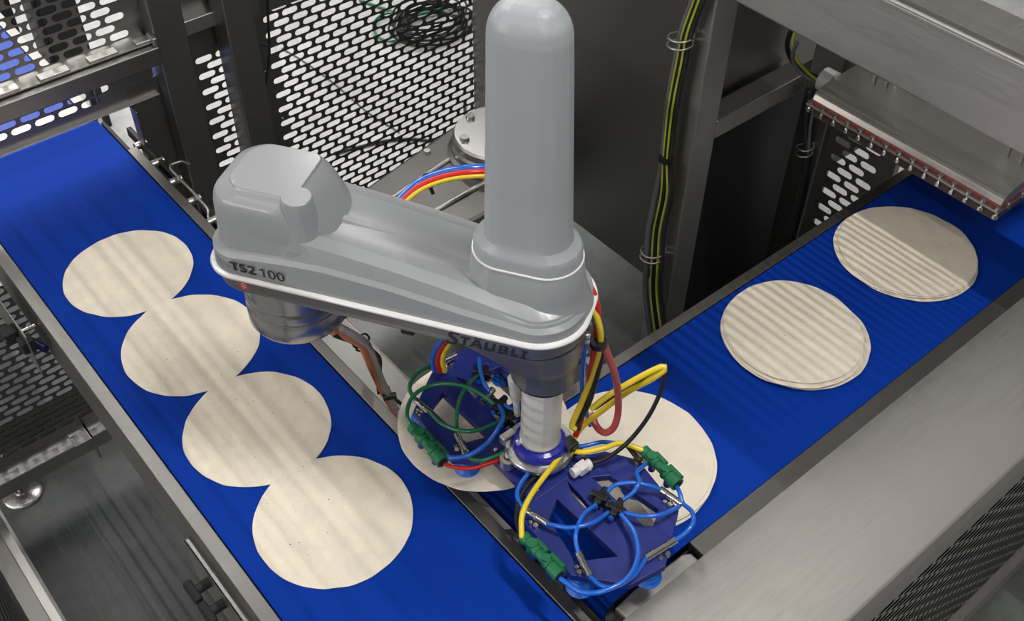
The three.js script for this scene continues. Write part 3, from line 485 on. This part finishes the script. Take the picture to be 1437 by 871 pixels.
/* ---------- gripper ---------- */
const px = (list, h0, bump = 0) => list.map(([x, y, h], i) => at(x, y, (h ?? h0) + bump * Math.sin(Math.PI * i / (list.length - 1))));
{
  const t = thing('gripper', 'blue plastic gripper with two octagonal heads, suction cups and looped air tubes', 'gripper', [QX, 0, QZ]);
  const loc = (v) => v.sub(t.position), L = (list, h, b) => px(list, h, b).map(loc);
  // hub and heads
  part('hub_plate', slab([[-0.062, -0.062], [0.062, -0.062], [0.062, 0.062], [-0.062, 0.062]], [], 1.092, 0.016), M.tool, t);
  const outR = [[-0.06, 0.045], [-0.1, 0.07], [-0.106, 0.195], [-0.05, 0.262], [0.012, 0.272], [0.098, 0.217], [0.117, 0.108], [0.087, 0.062], [0.05, 0.045]];
  const winR = [[[-0.033, 0.08], [-0.03, 0.218], [-0.088, 0.183], [-0.068, 0.1]], [[0.036, 0.084], [0.062, 0.1], [0.077, 0.197], [0.047, 0.214], [0.036, 0.205]], [[0.002, 0.064], [0.001, 0.1], [-0.003, 0.128], [-0.014, 0.122], [-0.01, 0.09]]];
  const outL = [[0.06, -0.045], [0.1, -0.07], [0.106, -0.195], [0.05, -0.262], [-0.012, -0.262], [-0.103, -0.203], [-0.113, -0.085], [-0.091, -0.065], [-0.05, -0.045]];
  const winL = [[[-0.04, -0.206], [-0.038, -0.081], [-0.076, -0.095], [-0.078, -0.192]], [[-0.002, -0.222], [0.009, -0.206], [0.01, -0.163], [-0.007, -0.158]], [[0.036, -0.197], [0.073, -0.19], [0.072, -0.12], [0.044, -0.112], [0.016, -0.11], [0.024, -0.152]], [[-0.006, -0.125], [0.012, -0.119], [0.005, -0.067], [-0.008, -0.075]]];
  part('gripper_head', slab(outR, winR, 1.09, 0.015), M.tool, t); part('gripper_head', slab(outL, winL, 1.09, 0.015), M.tool, t);
  part('hub_boss', lathe([[0, 1.091], [0.04, 1.091], [0.04, 1.111], [0, 1.111]]), M.tool, t);
  part('flange', lathe([[0, 1.11], [0.053, 1.11], [0.056, 1.112], [0.056, 1.119], [0.0535, 1.122], [0.045, 1.122], [0, 1.122]]), M.flange, t).userData.label = 'polished steel flange ring';
  part('flange_ring', lathe([[0, 1.121], [0.042, 1.121], [0.044, 1.124], [0.043, 1.13], [0.04, 1.135], [0.035, 1.1375], [0, 1.1375]]), phy({ color: new THREE.Color(0.012, 0.02, 0.3), roughness: 0.25, clearcoat: 0.5 }), t);
  // suction cups
  for (const [x, z] of [[-0.09, 0.2], [0.0, 0.253], [0.098, 0.125], [-0.06, 0.056], [-0.085, -0.082], [0.085, -0.194], [0.0, -0.245], [-0.09, -0.2]]) {
    const g = lathe([[0, 1.0455], [0.0215, 1.0455], [0.0225, 1.048], [0.0165, 1.054], [0.0195, 1.058], [0.0155, 1.063], [0.018, 1.067], [0.014, 1.072], [0.014, 1.0765], [0, 1.0765]], 36); g.translate(x, 0, z); part('suction_cup', g, M.cup, t);
  }
  // green vacuum ejectors
  const ejector = (p, q, up) => {
    const a = loc(at(...p)), b = loc(at(...q)), d = b.clone().sub(a).normalize(), s = V(0, 1, 0).cross(d).normalize(), w = (k) => a.clone().lerp(b, k), off = (k, sx, sy) => w(k).addScaledVector(s, sx).add(V(0, sy, 0));
    const e = part('ejector', [rod(w(0), w(0.14), 0.0095, 0.0095), rod(w(0.12), w(0.78), 0.0078, 0.0082), rod(w(0.76), w(1), 0.0112, 0.0118), rod(off(0.2, up * 0.0115, -0.002), off(0.5, up * 0.0115, -0.002), 0.0058), rod(off(0.58, up * 0.0125, -0.002), off(0.92, up * 0.0125, -0.002), 0.0062), rod(w(0.24).setY(a.y - 0.012), w(0.24).setY(a.y + 0.009), 0.0085), rod(w(0.62).setY(a.y - 0.012), w(0.62).setY(a.y + 0.01), 0.0068)], M.greenPart, t);
    part('ejector_port', [rod(w(1.0), w(1.004), 0.0085)], M.rubber, e); part('ejector_clip', rod(w(0.36), w(0.42), 0.0098), M.greenPart, e); part('ejector_clip', rod(w(0.7), w(0.74), 0.0105), M.greenPart, e);
    for (const k of [0.3, 0.75]) part('ejector_bracket', rod(off(k, -up * 0.001, -0.009), off(k, -up * 0.001, -0.024), 0.006), M.tool, t);
  };
  ejector([734, 752, 1.108], [786, 808, 1.108], 1); ejector([903, 631, 1.108], [951, 680, 1.108], 1); ejector([578, 598, 1.108], [622, 648, 1.108], 1);
  // push-in fittings, steel with a side screw
  const fitting = (p, q) => { const a = loc(at(...p, 1.103)), b = loc(at(...q, 1.103)), w = (k) => a.clone().lerp(b, k), s = b.clone().sub(a).normalize().cross(V(0, 1, 0));
    const f = part('tube_fitting', [rod(w(0), w(0.3), 0.0058), rod(w(0.3), w(0.36), 0.0048), rod(w(0.36), w(0.66), 0.0053), rod(w(0.66), w(0.72), 0.0046), rod(w(0.72), w(1), 0.0058), rod(w(0.5).setY(1.0885), w(0.5).setY(1.1), 0.005)], M.chrome, t);
    part('fitting_screw', [rod(w(0.62).addScaledVector(s, 0.009).setY(1.0895), w(0.62).addScaledVector(s, 0.009).setY(1.097), 0.0042), rod(w(0.4).addScaledVector(s, 0.009).setY(1.0895), w(0.4).addScaledVector(s, 0.009).setY(1.096), 0.0035)], M.chrome, f); };
  fitting([737, 715], [769, 735]); fitting([811, 775], [828, 809]); fitting([906, 783], [948, 757]); fitting([926, 686], [958, 707]); fitting([891, 631], [906, 651]);
  fitting([583, 561], [602, 577]); fitting([641, 609], [653, 634]); fitting([612, 511], [640, 498]); fitting([676, 565], [692, 546]);
  // black tee pieces
  const tee = (x, y, turn) => { const c = loc(at(x, y, 1.104)); const g = [bx(-0.014, 0.014, -0.012, 0.006, -0.006, 0.006, 0.002), bx(-0.0055, 0.0055, -0.012, 0.007, -0.013, 0.013, 0.002)]; for (const s of [-1, 1]) g.push(rod(V(s * 0.011, 0, -0.001), V(s * 0.0185, 0, -0.001), 0.0055), rod(V(0, 0, s * 0.011), V(0, 0, s * 0.017), 0.0055)); for (const q of g) { q.rotateY(turn); q.translate(c.x, c.y, c.z); } part('tee_connector', g, M.black, t);
    const r = [rod(V(0.0185, 0, -0.001), V(0.0205, 0, -0.001), 0.0048), rod(V(0, 0, 0.017), V(0, 0, 0.019), 0.0048), rod(V(-0.0205, 0, 0), V(-0.0185, 0, 0), 0.0048)]; for (const q of r) { q.rotateY(turn); q.translate(c.x, c.y, c.z); } part('release_ring', r, M.blueTube, t); };
  tee(843, 698, 0.35); tee(865, 714, 0.35); tee(701, 568, 0.3); tee(712, 585, 0.3); tee(678, 524, 0.5);
  // air tubes on the two heads
  const air = (mat, r, list, h0 = 1.106, bump = 0.012) => part('air_tube', tube(L(list, h0, bump), r), mat, t);
  const bt = M.blueTube, gt = M.greenTube, R = 0.0036;
  air(bt, R, [[836, 708], [818, 723], [808, 750], [811, 775]]);
  air(bt, R, [[829, 810], [845, 822], [866, 822], [890, 806], [906, 784]]);
  air(bt, R, [[948, 757], [963, 746], [973, 733], [971, 718], [959, 707]]);
  air(bt, R, [[852, 690], [864, 680], [889, 677], [911, 681], [926, 686]]);
  air(bt, R, [[906, 651], [894, 662], [897, 676], [889, 690], [875, 701]], 1.106, 0.02);
  air(bt, R, [[876, 719], [903, 724], [930, 721], [952, 711]]);
  air(bt, R, [[950, 683], [954, 692], [957, 704]], 1.106, 0.004);
  air(bt, R, [[769, 735], [800, 740], [832, 733], [853, 719]]);
  air(bt, 0.004, [[872, 722], [890, 747], [895, 780], [880, 811], [846, 829], [815, 830], [787, 812]], 1.108, 0.016);
  air(bt, R, [[737, 715], [728, 703], [727, 686], [742, 664], [766, 650], [786, 640]], 1.104, 0.004);
  air(M.yellow, 0.0044, [[797, 624], [778, 650], [748, 690], [733, 722], [732, 752]], 1.116, 0.012);
  air(M.black, R, [[790, 636], [760, 660], [734, 690], [725, 722], [731, 754]], 1.1, 0.006);
  air(M.yellow, 0.0044, [[799, 632], [820, 634], [848, 628], [872, 622], [904, 632]], 1.112, 0.01);
  air(M.blueTube, R, [[800, 628], [822, 625], [845, 620], [866, 622]], 1.108, 0.006);
  air(M.black, 0.0034, [[866, 622], [880, 626], [896, 645], [905, 640]], 1.104, 0.004);
  air(gt, R, [[612, 511], [592, 519], [578, 533], [575, 547], [583, 561]]);
  air(gt, R, [[602, 577], [620, 594], [646, 604], [671, 603], [699, 592]]);
  air(gt, R, [[579, 600], [571, 581], [578, 558], [598, 543], [626, 538], [656, 543], [678, 555], [692, 566]], 1.108, 0.02);
  air(gt, R, [[641, 608], [641, 581], [647, 556], [660, 536], [672, 526]], 1.106, 0.016);
  air(gt, R, [[653, 634], [661, 643], [679, 645], [701, 637], [716, 626]], 1.104, 0.006);
  air(bt, 0.004, [[620, 637], [636, 642], [661, 637], [686, 619], [703, 594], [706, 580], [701, 570]], 1.108, 0.016);
  air(bt, R, [[672, 503], [674, 520], [679, 537], [686, 548]], 1.112, 0.01);
  air(bt, R, [[708, 568], [717, 573], [729, 575]], 1.108, 0.004);
  air(M.red, 0.0034, [[620, 649], [636, 655], [661, 657], [686, 650], [702, 644]], 1.1, 0.004);
  // clamp with an eye beside the flange, and the white valve on the other side
  const c0 = loc(at(713, 646, 1.105)), c1 = loc(at(714, 613, 1.125));
  part('clamp', [rod(c0.clone().add(V(0, 0.004, 0)), c1, 0.0062), rod(c0.clone().add(V(0, -0.01, 0)), c0.clone().add(V(0, 0.008, 0)), 0.0135), bx(c1.x - 0.016, c1.x + 0.012, 1.118, 1.136, c1.z - 0.007, c1.z + 0.007, 0.003)], M.steel, t);
  part('clamp_eye', rod(c0.clone().add(V(0, 0.008, 0)), c0.clone().add(V(0, 0.0086, 0)), 0.0065), M.rubber, t);
  const v0 = loc(at(803, 664, 1.104)), v1 = loc(at(828, 650, 1.104)), vm = v0.clone().lerp(v1, 0.55);
  part('white_valve', [rod(v0, v0.clone().lerp(v1, 0.55), 0.0088, 0.0078), rod(vm, v1, 0.0085), rod(vm.clone().add(V(-0.012, 0, -0.006)), vm.clone().add(V(0.012, 0, 0.006)), 0.007), bx(vm.x - 0.009, vm.x + 0.009, 1.096, 1.113, vm.z - 0.009, vm.z + 0.009, 0.002)], M.white, t);
  const k = loc(at(799, 624, 1.125)), k2 = loc(at(790, 646, 1.102));
  part('tube_block', [bx(k.x - 0.012, k.x + 0.012, 1.1, 1.134, k.z - 0.012, k.z + 0.012, 0.004), bx(k2.x - 0.01, k2.x + 0.012, 1.092, 1.108, k2.z - 0.006, k2.z + 0.008, 0.003)], M.black, t);
  const g0 = loc(at(720, 530, 1.2)), g1 = loc(at(724, 560, 1.14));
  part('grey_elbow', [rod(g0, g1, 0.009, 0.0085), rod(g1, loc(at(726, 582, 1.106)), 0.0055)], M.white, t);
  const bolts = [[-0.05, 0.05], [0.05, 0.05], [-0.05, -0.05], [0.05, -0.05], [0.015, 0.185], [0.02, 0.17]]; for (const [x, z] of bolts) part('plate_bolt', rod(V(x, 1.0905, z), V(x, 1.096, z), 0.0045, 0.004, 10), M.chrome, t);
}

/* ---------- hoses and cables ---------- */
function cable(name, label, cat, pts, r, mat, group) { const m = part(name, tube(pts, r), mat); return tag(m, label, cat, group); }
cable('air_hose', 'red air hose running down the end of the robot nose', 'hose', px([[808, 378, 1.46], [824, 396, 1.455], [837, 425, 1.43], [838, 458, 1.38], [833, 500, 1.31], [826, 540, 1.24], [819, 575, 1.17], [808, 610, 1.125]]), 0.0052, M.red);
cable('air_hose', 'thick blue air hose tucked against the robot nose behind the red one', 'hose', px([[802, 392, 1.45], [815, 415, 1.43], [822, 445, 1.39], [819, 500, 1.3], [817, 540, 1.23], [821, 570, 1.18], [828, 596, 1.12]]), 0.004, M.blueTube);
cable('air_hose', 'yellow air hose from the robot nose to a tight bend above the gripper', 'hose', px([[826, 415, 1.44], [841, 458, 1.39], [842, 488, 1.34], [832, 525, 1.27], [816, 565, 1.2], [804, 592, 1.16], [803, 600, 1.15], [806, 601, 1.148]]), 0.005, M.yellow);
cable('air_hose', 'black air hose hanging beside the yellow one from the robot nose', 'hose', px([[834, 440, 1.41], [846, 475, 1.36], [842, 510, 1.3], [828, 560, 1.21], [814, 588, 1.16], [808, 596, 1.15], [812, 601, 1.145]]), 0.0046, M.black);
cable('air_hose', 'translucent red air hose hanging in a loop above the tortilla by the gripper', 'hose', px([[842, 470, 1.36], [852, 496, 1.33], [864, 530, 1.28], [868, 572, 1.2], [862, 598, 1.16], [849, 607, 1.14], [837, 598, 1.13], [830, 582, 1.13], [824, 592, 1.13]]), 0.0058, phy({ color: new THREE.Color(0.6, 0.13, 0.12), roughness: 0.3, transmission: 0.45, thickness: 0 }));
cable('air_hose', 'yellow air hose looping out over the right belt to a pointed bend', 'hose', px([[832, 572, 1.2], [852, 556, 1.23], [885, 536, 1.26], [915, 520, 1.28], [931, 514, 1.285], [932, 519, 1.28], [915, 531, 1.262], [880, 550, 1.22], [842, 578, 1.17], [818, 597, 1.135], [802, 620, 1.115]]), 0.005, M.yellow);
cable('air_hose', 'thin black air tube dropping from the pointed bend to the white valve', 'hose', px([[836, 572, 1.195], [880, 542, 1.24], [929, 518, 1.27], [932, 530, 1.26], [926, 552, 1.23], [910, 584, 1.19], [888, 613, 1.15], [866, 633, 1.125], [846, 645, 1.11], [828, 650, 1.105]]), 0.0036, M.black);
{ const p = at(840, 481, 1.355), m = part('cable_tie', rod(p.clone().add(V(0, -0.005, 0)), p.clone().add(V(0, 0.005, 0)), 0.013), M.black); tag(m, 'black cable tie round the hose bundle at the robot nose', 'cable tie'); }
// hoses over the inner link
for (const [dy, mat, lab, r] of [[0, M.blueTube, 'blue air hose arching over the inner robot link behind the column', 0.0068], [6, M.red, 'red air hose arching over the inner robot link behind the column', 0.0056], [12, M.yellow, 'yellow air hose arching over the inner robot link behind the column', 0.0036]])
  cable('air_hose', lab, 'hose', px([[545, 302 + dy, 1.39], [562, 279 + dy, 1.4], [588, 256 + dy, 1.415], [622, 242 + dy, 1.43], [660, 236 + dy, 1.44], [700, 236 + dy, 1.43], [740, 244 + dy, 1.4]]), r, mat);
{ const p = at(602, 258, 1.42), q = at(608, 272, 1.405), m = part('cable_tie', [rod(at(598, 245, 1.425), at(604, 262, 1.405), 0.007), rod(p, q, 0.003)], M.black); tag(m, 'black cable tie round the three hoses on the inner robot link', 'cable tie'); }
// hoses below the forearm at the left of the gripper
for (const [dx, mat, lab] of [[0, M.blueTube, 'blue hose end showing under the forearm left of the gripper'], [7, M.red, 'red hose end showing under the forearm left of the gripper'], [14, M.yellow, 'yellow hose end showing under the forearm left of the gripper']])
  cable('air_hose', lab, 'hose', px([[622 + dx, 475, 1.2], [611 + dx, 490, 1.16], [607 + dx, 505, 1.13], [610 + dx, 520, 1.1]]), 0.005, mat);
// orange bundle from the elbow hub
cable('cable', 'orange cable leaving the underside of the elbow hub', 'cable', px([[466, 464, 1.27], [490, 474, 1.2], [508, 486, 1.1], [521, 515, 0.98], [533, 541, 0.86], [548, 568, 0.75], [566, 590, 0.65]]), 0.007, M.orange);
cable('cable', 'pale grey cable running beside the orange one from the elbow hub', 'cable', px([[478, 460, 1.26], [503, 474, 1.18], [516, 485, 1.09], [527, 512, 0.98], [540, 543, 0.86], [553, 570, 0.75], [570, 590, 0.65]]), 0.007, M.clear);
cable('cable', 'thin black cable sagging beside the orange bundle below the robot elbow', 'cable', px([[470, 470, 1.26], [495, 479, 1.16], [515, 487, 1.06], [532, 502, 0.95], [534, 525, 0.85], [548, 553, 0.75], [564, 568, 0.65]]), 0.0045, M.black);
{ const g = []; for (const [x, y, h] of [[503, 479, 1.13], [507, 484, 1.11], [511, 489, 1.08]]) { const c = at(x, y, h), tr = new THREE.TorusGeometry(0.014, 0.002, 8, 24); tr.rotateY(-0.5); tr.rotateX(0.5); tr.translate(c.x, c.y, c.z); g.push(tr); } g.push(tube(px([[503, 472, 1.14], [512, 468, 1.15], [518, 474, 1.12], [514, 480, 1.1]]), 0.002)); tag(part('cable_spiral', g, M.black), 'black spiral wire wrapped round the orange cable bundle', 'cable tie'); }
for (const [a, b] of [[538, 547], [547, 556]]) { const c = at(a, b, 0.82); tag(part('cable_tie', rod(c.clone().add(V(-0.012, 0, -0.006)), c.clone().add(V(0.012, 0, 0.006)), 0.0075), M.black), a < 540 ? 'upper small black cable tie on the orange cable bundle' : 'lower small black cable tie on the orange cable bundle', 'cable tie'); }
// cables down the cabinet's corner post
const run = (dx, w) => [[985 + dx, -30], [976 + dx, 0], [960 + dx, 45], [951 + dx, 90], [940 + dx * 0.9, 150], [933 + dx * 0.8, 222], [924 + dx * w, 270], [914 + dx * w, 320], [911 + dx * w, 360], [909 + dx * w, 410], [916 + dx * w, 468]].map(([x, y]) => { const d = camF.clone().addScaledVector(camR, (x - W / 2) / F).addScaledVector(camU, -(y - H / 2) / F); return EYE.clone().addScaledVector(d, 1.575 / d.x); });
cable('cable', 'grey cable, leftmost of the bundle on the cabinet corner post', 'cable', run(-3, 1.0), 0.008, M.greyCable);
cable('cable', 'black cable between the grey and yellow ones on the cabinet corner post', 'cable', run(4, 2.2), 0.0085, M.black);
cable('cable', 'yellow-green earth cable, left one of the pair on the cabinet corner post', 'cable', run(1, 7).map((p) => p.add(V(-0.008, 0, 0))), 0.0022, M.yellowGreen);
cable('cable', 'yellow-green earth cable, right one of the pair on the cabinet corner post', 'cable', run(8, 1.9).map((p) => p.add(V(-0.008, 0, 0))), 0.0026, M.yellowGreen);
cable('cable', 'black cable nearest the post edge in the cabinet corner bundle', 'cable', run(11, 1.7), 0.006, M.rubber);
function hookDepth(x, y, X) { const d = camF.clone().addScaledVector(camR, (x - W / 2) / F).addScaledVector(camU, -(y - H / 2) / F); return d.z * X / d.x; }
function hook(label, x, y, px0, r, tail = [0.02, 0.02, 0.01]) { // open coil of steel wire that holds a cable bundle
  const d = camF.clone().addScaledVector(camR, (x - W / 2) / F).addScaledVector(camU, -(y - H / 2) / F), c = EYE.clone().addScaledVector(d, px0 / d.x), pts = [];
  for (let i = 0; i <= 44; i++) { const a = 0.4 + i / 44 * 4 * Math.PI * 0.92; pts.push(V(c.x + r * Math.cos(a), c.y + 0.016 - 0.034 * i / 44, c.z + r * Math.sin(a))); }
  pts.unshift(V(c.x + r + tail[0], c.y + tail[1], c.z + tail[2])); tag(part('cable_hook', tube(pts, 0.0024), M.steel), label, 'hook');
}
hook('upper steel wire coil holding the cables on the cabinet corner post', 955, 56, 1.572, 0.027);
hook('lower steel wire coil holding the cables on the cabinet corner post', 916, 355, 1.572, 0.03);
hook('steel wire coil holding the thin black cable by the wide slotted guard', 369, 162, 0.985, 0.02, [0.0, 0.02, -2.076 - hookDepth(369, 162, 0.985)]);
tag(part('cable_tie', (() => { const d = camF.clone().addScaledVector(camR, (935 - W / 2) / F).addScaledVector(camU, -(222 - H / 2) / F), c = EYE.clone().addScaledVector(d, 1.572 / d.x); return rod(c.clone().add(V(0, -0.006, 0)), c.clone().add(V(0, 0.006, 0)), 0.018); })(), M.black), 'black cable tie midway down the cabinet corner cables', 'cable tie');
{ const q = (x, y, z = -2.035) => { const d = camF.clone().addScaledVector(camR, (x - W / 2) / F).addScaledVector(camU, -(y - H / 2) / F); return EYE.clone().addScaledVector(d, z / d.z); };
  cable('cable', 'thin black cable with a small loop hanging beside the wide slotted guard', 'cable', [q(374, -20), q(376, 20), q(378, 70), q(375, 98), q(362, 102), q(352, 88), q(356, 68), q(370, 63), q(378, 70, -2.03), q(374, 110), q(370, 150), q(376, 178), q(385, 205), q(395, 235)], 0.0032, M.black); }

/* ---------- housing over the right belt ---------- */
{
  const t = thing('lamp_housing', 'brushed steel housing with a red gasket and screws hanging over the right belt', 'housing', [1.785, 1.15, -1.09]);
  const sh = new THREE.Shape(); sh.moveTo(0, 0); sh.lineTo(0.002, 0.004); sh.bezierCurveTo(0.006, 0.016, 0.018, 0.022, 0.05, 0.0245); sh.lineTo(0.19, 0.03); sh.lineTo(0.19, 0); sh.lineTo(0, 0);
  const g = new THREE.ExtrudeGeometry(sh, { depth: 0.465, bevelEnabled: true, bevelSize: 0.001, bevelThickness: 0.001, bevelSegments: 1, curveSegments: 14 }); part('cover', metric(toCreasedNormals(g, 0.5)), M.hood, t);
  part('gasket', bx(-0.003, 0.19, -0.007, 0.0, -0.002, 0.467, 0.001), M.gasket, t);
  part('flange', bx(-0.014, 0.19, -0.012, -0.007, -0.006, 0.472, 0.001), M.steel, t);
  part('lower_body', bx(0.012, 0.185, -0.05, -0.012, 0.0, 0.462, 0.002), std({ color: new THREE.Color(0.1, 0.06, 0.055), roughness: 0.5 }), t);
  for (let i = 0; i < 15; i++) { const z = 0.002 + i * 0.0332; part('screw', [rod(V(-0.009, -0.024, z), V(-0.009, -0.002, z), 0.0038, 0.0038, 10), rod(V(-0.009, -0.026, z), V(-0.009, -0.0165, z), 0.0072, 0.0072, 6), rod(V(-0.009, -0.007, z), V(-0.009, -0.001, z), 0.0065, 0.0065, 6)], M.chrome, t); }
  for (const x of [0.03, 0.08, 0.13]) part('screw', rod(V(x, -0.018, 0.468), V(x, -0.004, 0.468), 0.0045, 0.0045, 8), M.chrome, t);
  for (const z of [0.06, 0.09, 0.39, 0.42]) part('hanger_clip', bx(0.115, 0.125, 0.026, 0.045, z, z + 0.008, 0.001), M.steelDull, t);
  for (const z of [0.1, 0.38]) part('hanger_rod', rod(V(0.15, 0.028, z), V(0.15, 0.28, z), 0.006), M.steel, t);
  part('end_boss', rod(V(0.07, 0.008, -0.03), V(0.07, 0.008, 0.0), 0.027, 0.027, 40), M.greyPlastic, t);
}
{ const q = (x, y, X) => { const d = camF.clone().addScaledVector(camR, (x - W / 2) / F).addScaledVector(camU, -(y - H / 2) / F); return EYE.clone().addScaledVector(d, X / d.x); };
  cable('cable', 'black cable curving into the grey boss of the steel housing', 'cable', [q(1120, 20, 1.78), q(1106, 55, 1.78), q(1107, 75, 1.79), q(1120, 95, 1.82), q(1145, 108, 1.85)], 0.0055, M.black);
  cable('cable', 'yellow-green earth cable curving into the grey boss of the steel housing', 'cable', [q(1128, 20, 1.78), q(1113, 55, 1.78), q(1118, 82, 1.79), q(1130, 98, 1.82), q(1146, 112, 1.845)], 0.0035, M.yellowGreen);
  cable('cable', 'pale grey cable curving into the grey boss of the steel housing', 'cable', [q(1118, 60, 1.77), q(1112, 80, 1.78), q(1122, 100, 1.81), q(1146, 116, 1.845)], 0.0045, M.greyCable);
  const Xp = 1.985; cable('cable', 'black cable hanging down beside the post under the steel housing', 'cable', [q(1136, 130, Xp), q(1130, 170, Xp), q(1132, 210, Xp), q(1128, 250, Xp), q(1112, 320, Xp), q(1098, 360, Xp)], 0.0065, M.rubber);
  cable('cable', 'thin dark cable hanging beside the thicker one under the steel housing', 'cable', [q(1146, 130, Xp), q(1138, 170, Xp), q(1134, 210, Xp), q(1124, 260, Xp), q(1108, 330, Xp)], 0.004, M.greyCable);
  hook('dark wire coil holding the two cables under the steel housing', 1129, 210, 1.98, 0.02);
}

/* ---------- small things ---------- */
{ const c = at(32, 692, 0.014), t = thing('levelling_foot', 'round polished levelling foot on the floor at lower left', 'foot', [c.x, 0.0, c.z]);
  part('foot_disc', lathe([[0, 0.0125], [0.052, 0.0125], [0.054, 0.015], [0.053, 0.019], [0.046, 0.024], [0.02, 0.029], [0.016, 0.034], [0, 0.035]]), M.flange, t);
  part('threaded_stem', [rod(V(0, 0.02, 0), V(-0.002, 0.11, -0.002), 0.009)], M.steelDull, t); part('locknut', rod(V(0, 0.05, 0), V(0, 0.07, 0), 0.016, 0.016, 6), M.blackMetal, t);
  part('foot_bracket', [bx(-0.055, 0.04, 0.105, 0.117, -0.035, 0.035, 0.002), bx(-0.055, -0.02, 0.117, 0.3, -0.02, 0.02, 0.003)], M.steelDull, t); part('cable_sleeve', rod(V(-0.005, 0.117, 0.02), V(-0.012, 0.2, 0.012), 0.012), M.chrome, t);
}
{ const t = thing('sensor_bracket', 'rail sensor on black clamps with a chrome rod outside the left belt', 'sensor', [0.2, 0.95, -1.78]);
  part('clamp', bx(-0.035, -0.005, -0.02, 0.012, -0.1, -0.07, 0.003), M.rubber, t); part('clamp', bx(-0.03, 0.0, -0.03, 0.0, 0.02, 0.05, 0.003), M.rubber, t); part('clamp', bx(-0.012, 0.015, -0.035, -0.005, 0.06, 0.088, 0.003), M.rubber, t);
  part('rod', [rod(V(-0.03, -0.012, 0.045), V(0.033, -0.012, 0.045), 0.005)], M.chrome, t); part('sensor', rod(V(0.012, -0.03, 0.06), V(0.026, -0.03, 0.1), 0.008), phy({ color: new THREE.Color(0.01, 0.02, 0.1), roughness: 0.4 }), t);
  part('bracket_plate', bx(0.0, 0.003, -0.09, 0.02, -0.12, 0.1, 0.001), M.steelDull, t);
}
{ const g = []; for (let i = 0; i < 9; i++) { const r = 0.12 + 0.02 * Math.sin(i * 2.1), pts = []; for (let k = 0; k < 24; k++) { const a = k / 24 * 6.283; pts.push(V(2.42 + 0.03 * Math.sin(i) + r * 1.3 * Math.cos(a), 0.012 + 0.006 * i + 0.01 * Math.sin(3 * a + i), -3.42 + 0.03 * Math.cos(i * 1.3) + r * Math.sin(a))); } g.push(tube(pts, 0.005, true)); } tag(part('cable_coil', g, M.rubber), 'coil of black cables on the bright floor behind the wide slotted guard', 'cable'); }
cable('hose', 'green hose lying in a loop on the bright floor behind the wide slotted guard', 'hose', (() => { const pts = [at(505, 0, 0.01)]; for (let k = 0; k <= 16; k++) { const a = -1 + k / 16 * 6; pts.push(at(550 + 26 * Math.cos(a), 38 + 20 * Math.sin(a), 0.01 + 0.001 * k)); } pts.push(at(590, 20, 0.03), at(640, 5, 0.02)); return pts; })(), 0.006, M.greenTube);
cable('cable', 'black cable lying across the bright floor low behind the wide slotted guard', 'cable', [[470, 215], [500, 207], [545, 197], [580, 195], [620, 196], [650, 172], [652, 145]].map(([x, y]) => at(x, y, 0.008)), 0.006, M.black);
cable('cable', 'thin dark cable on the floor crossing behind the wide slotted guard', 'cable', [[395, 68], [420, 82], [460, 110], [490, 135], [520, 160], [560, 185]].map(([x, y]) => at(x, y, 0.006)), 0.003, M.greyCable);

renderer.render(scene, camera);
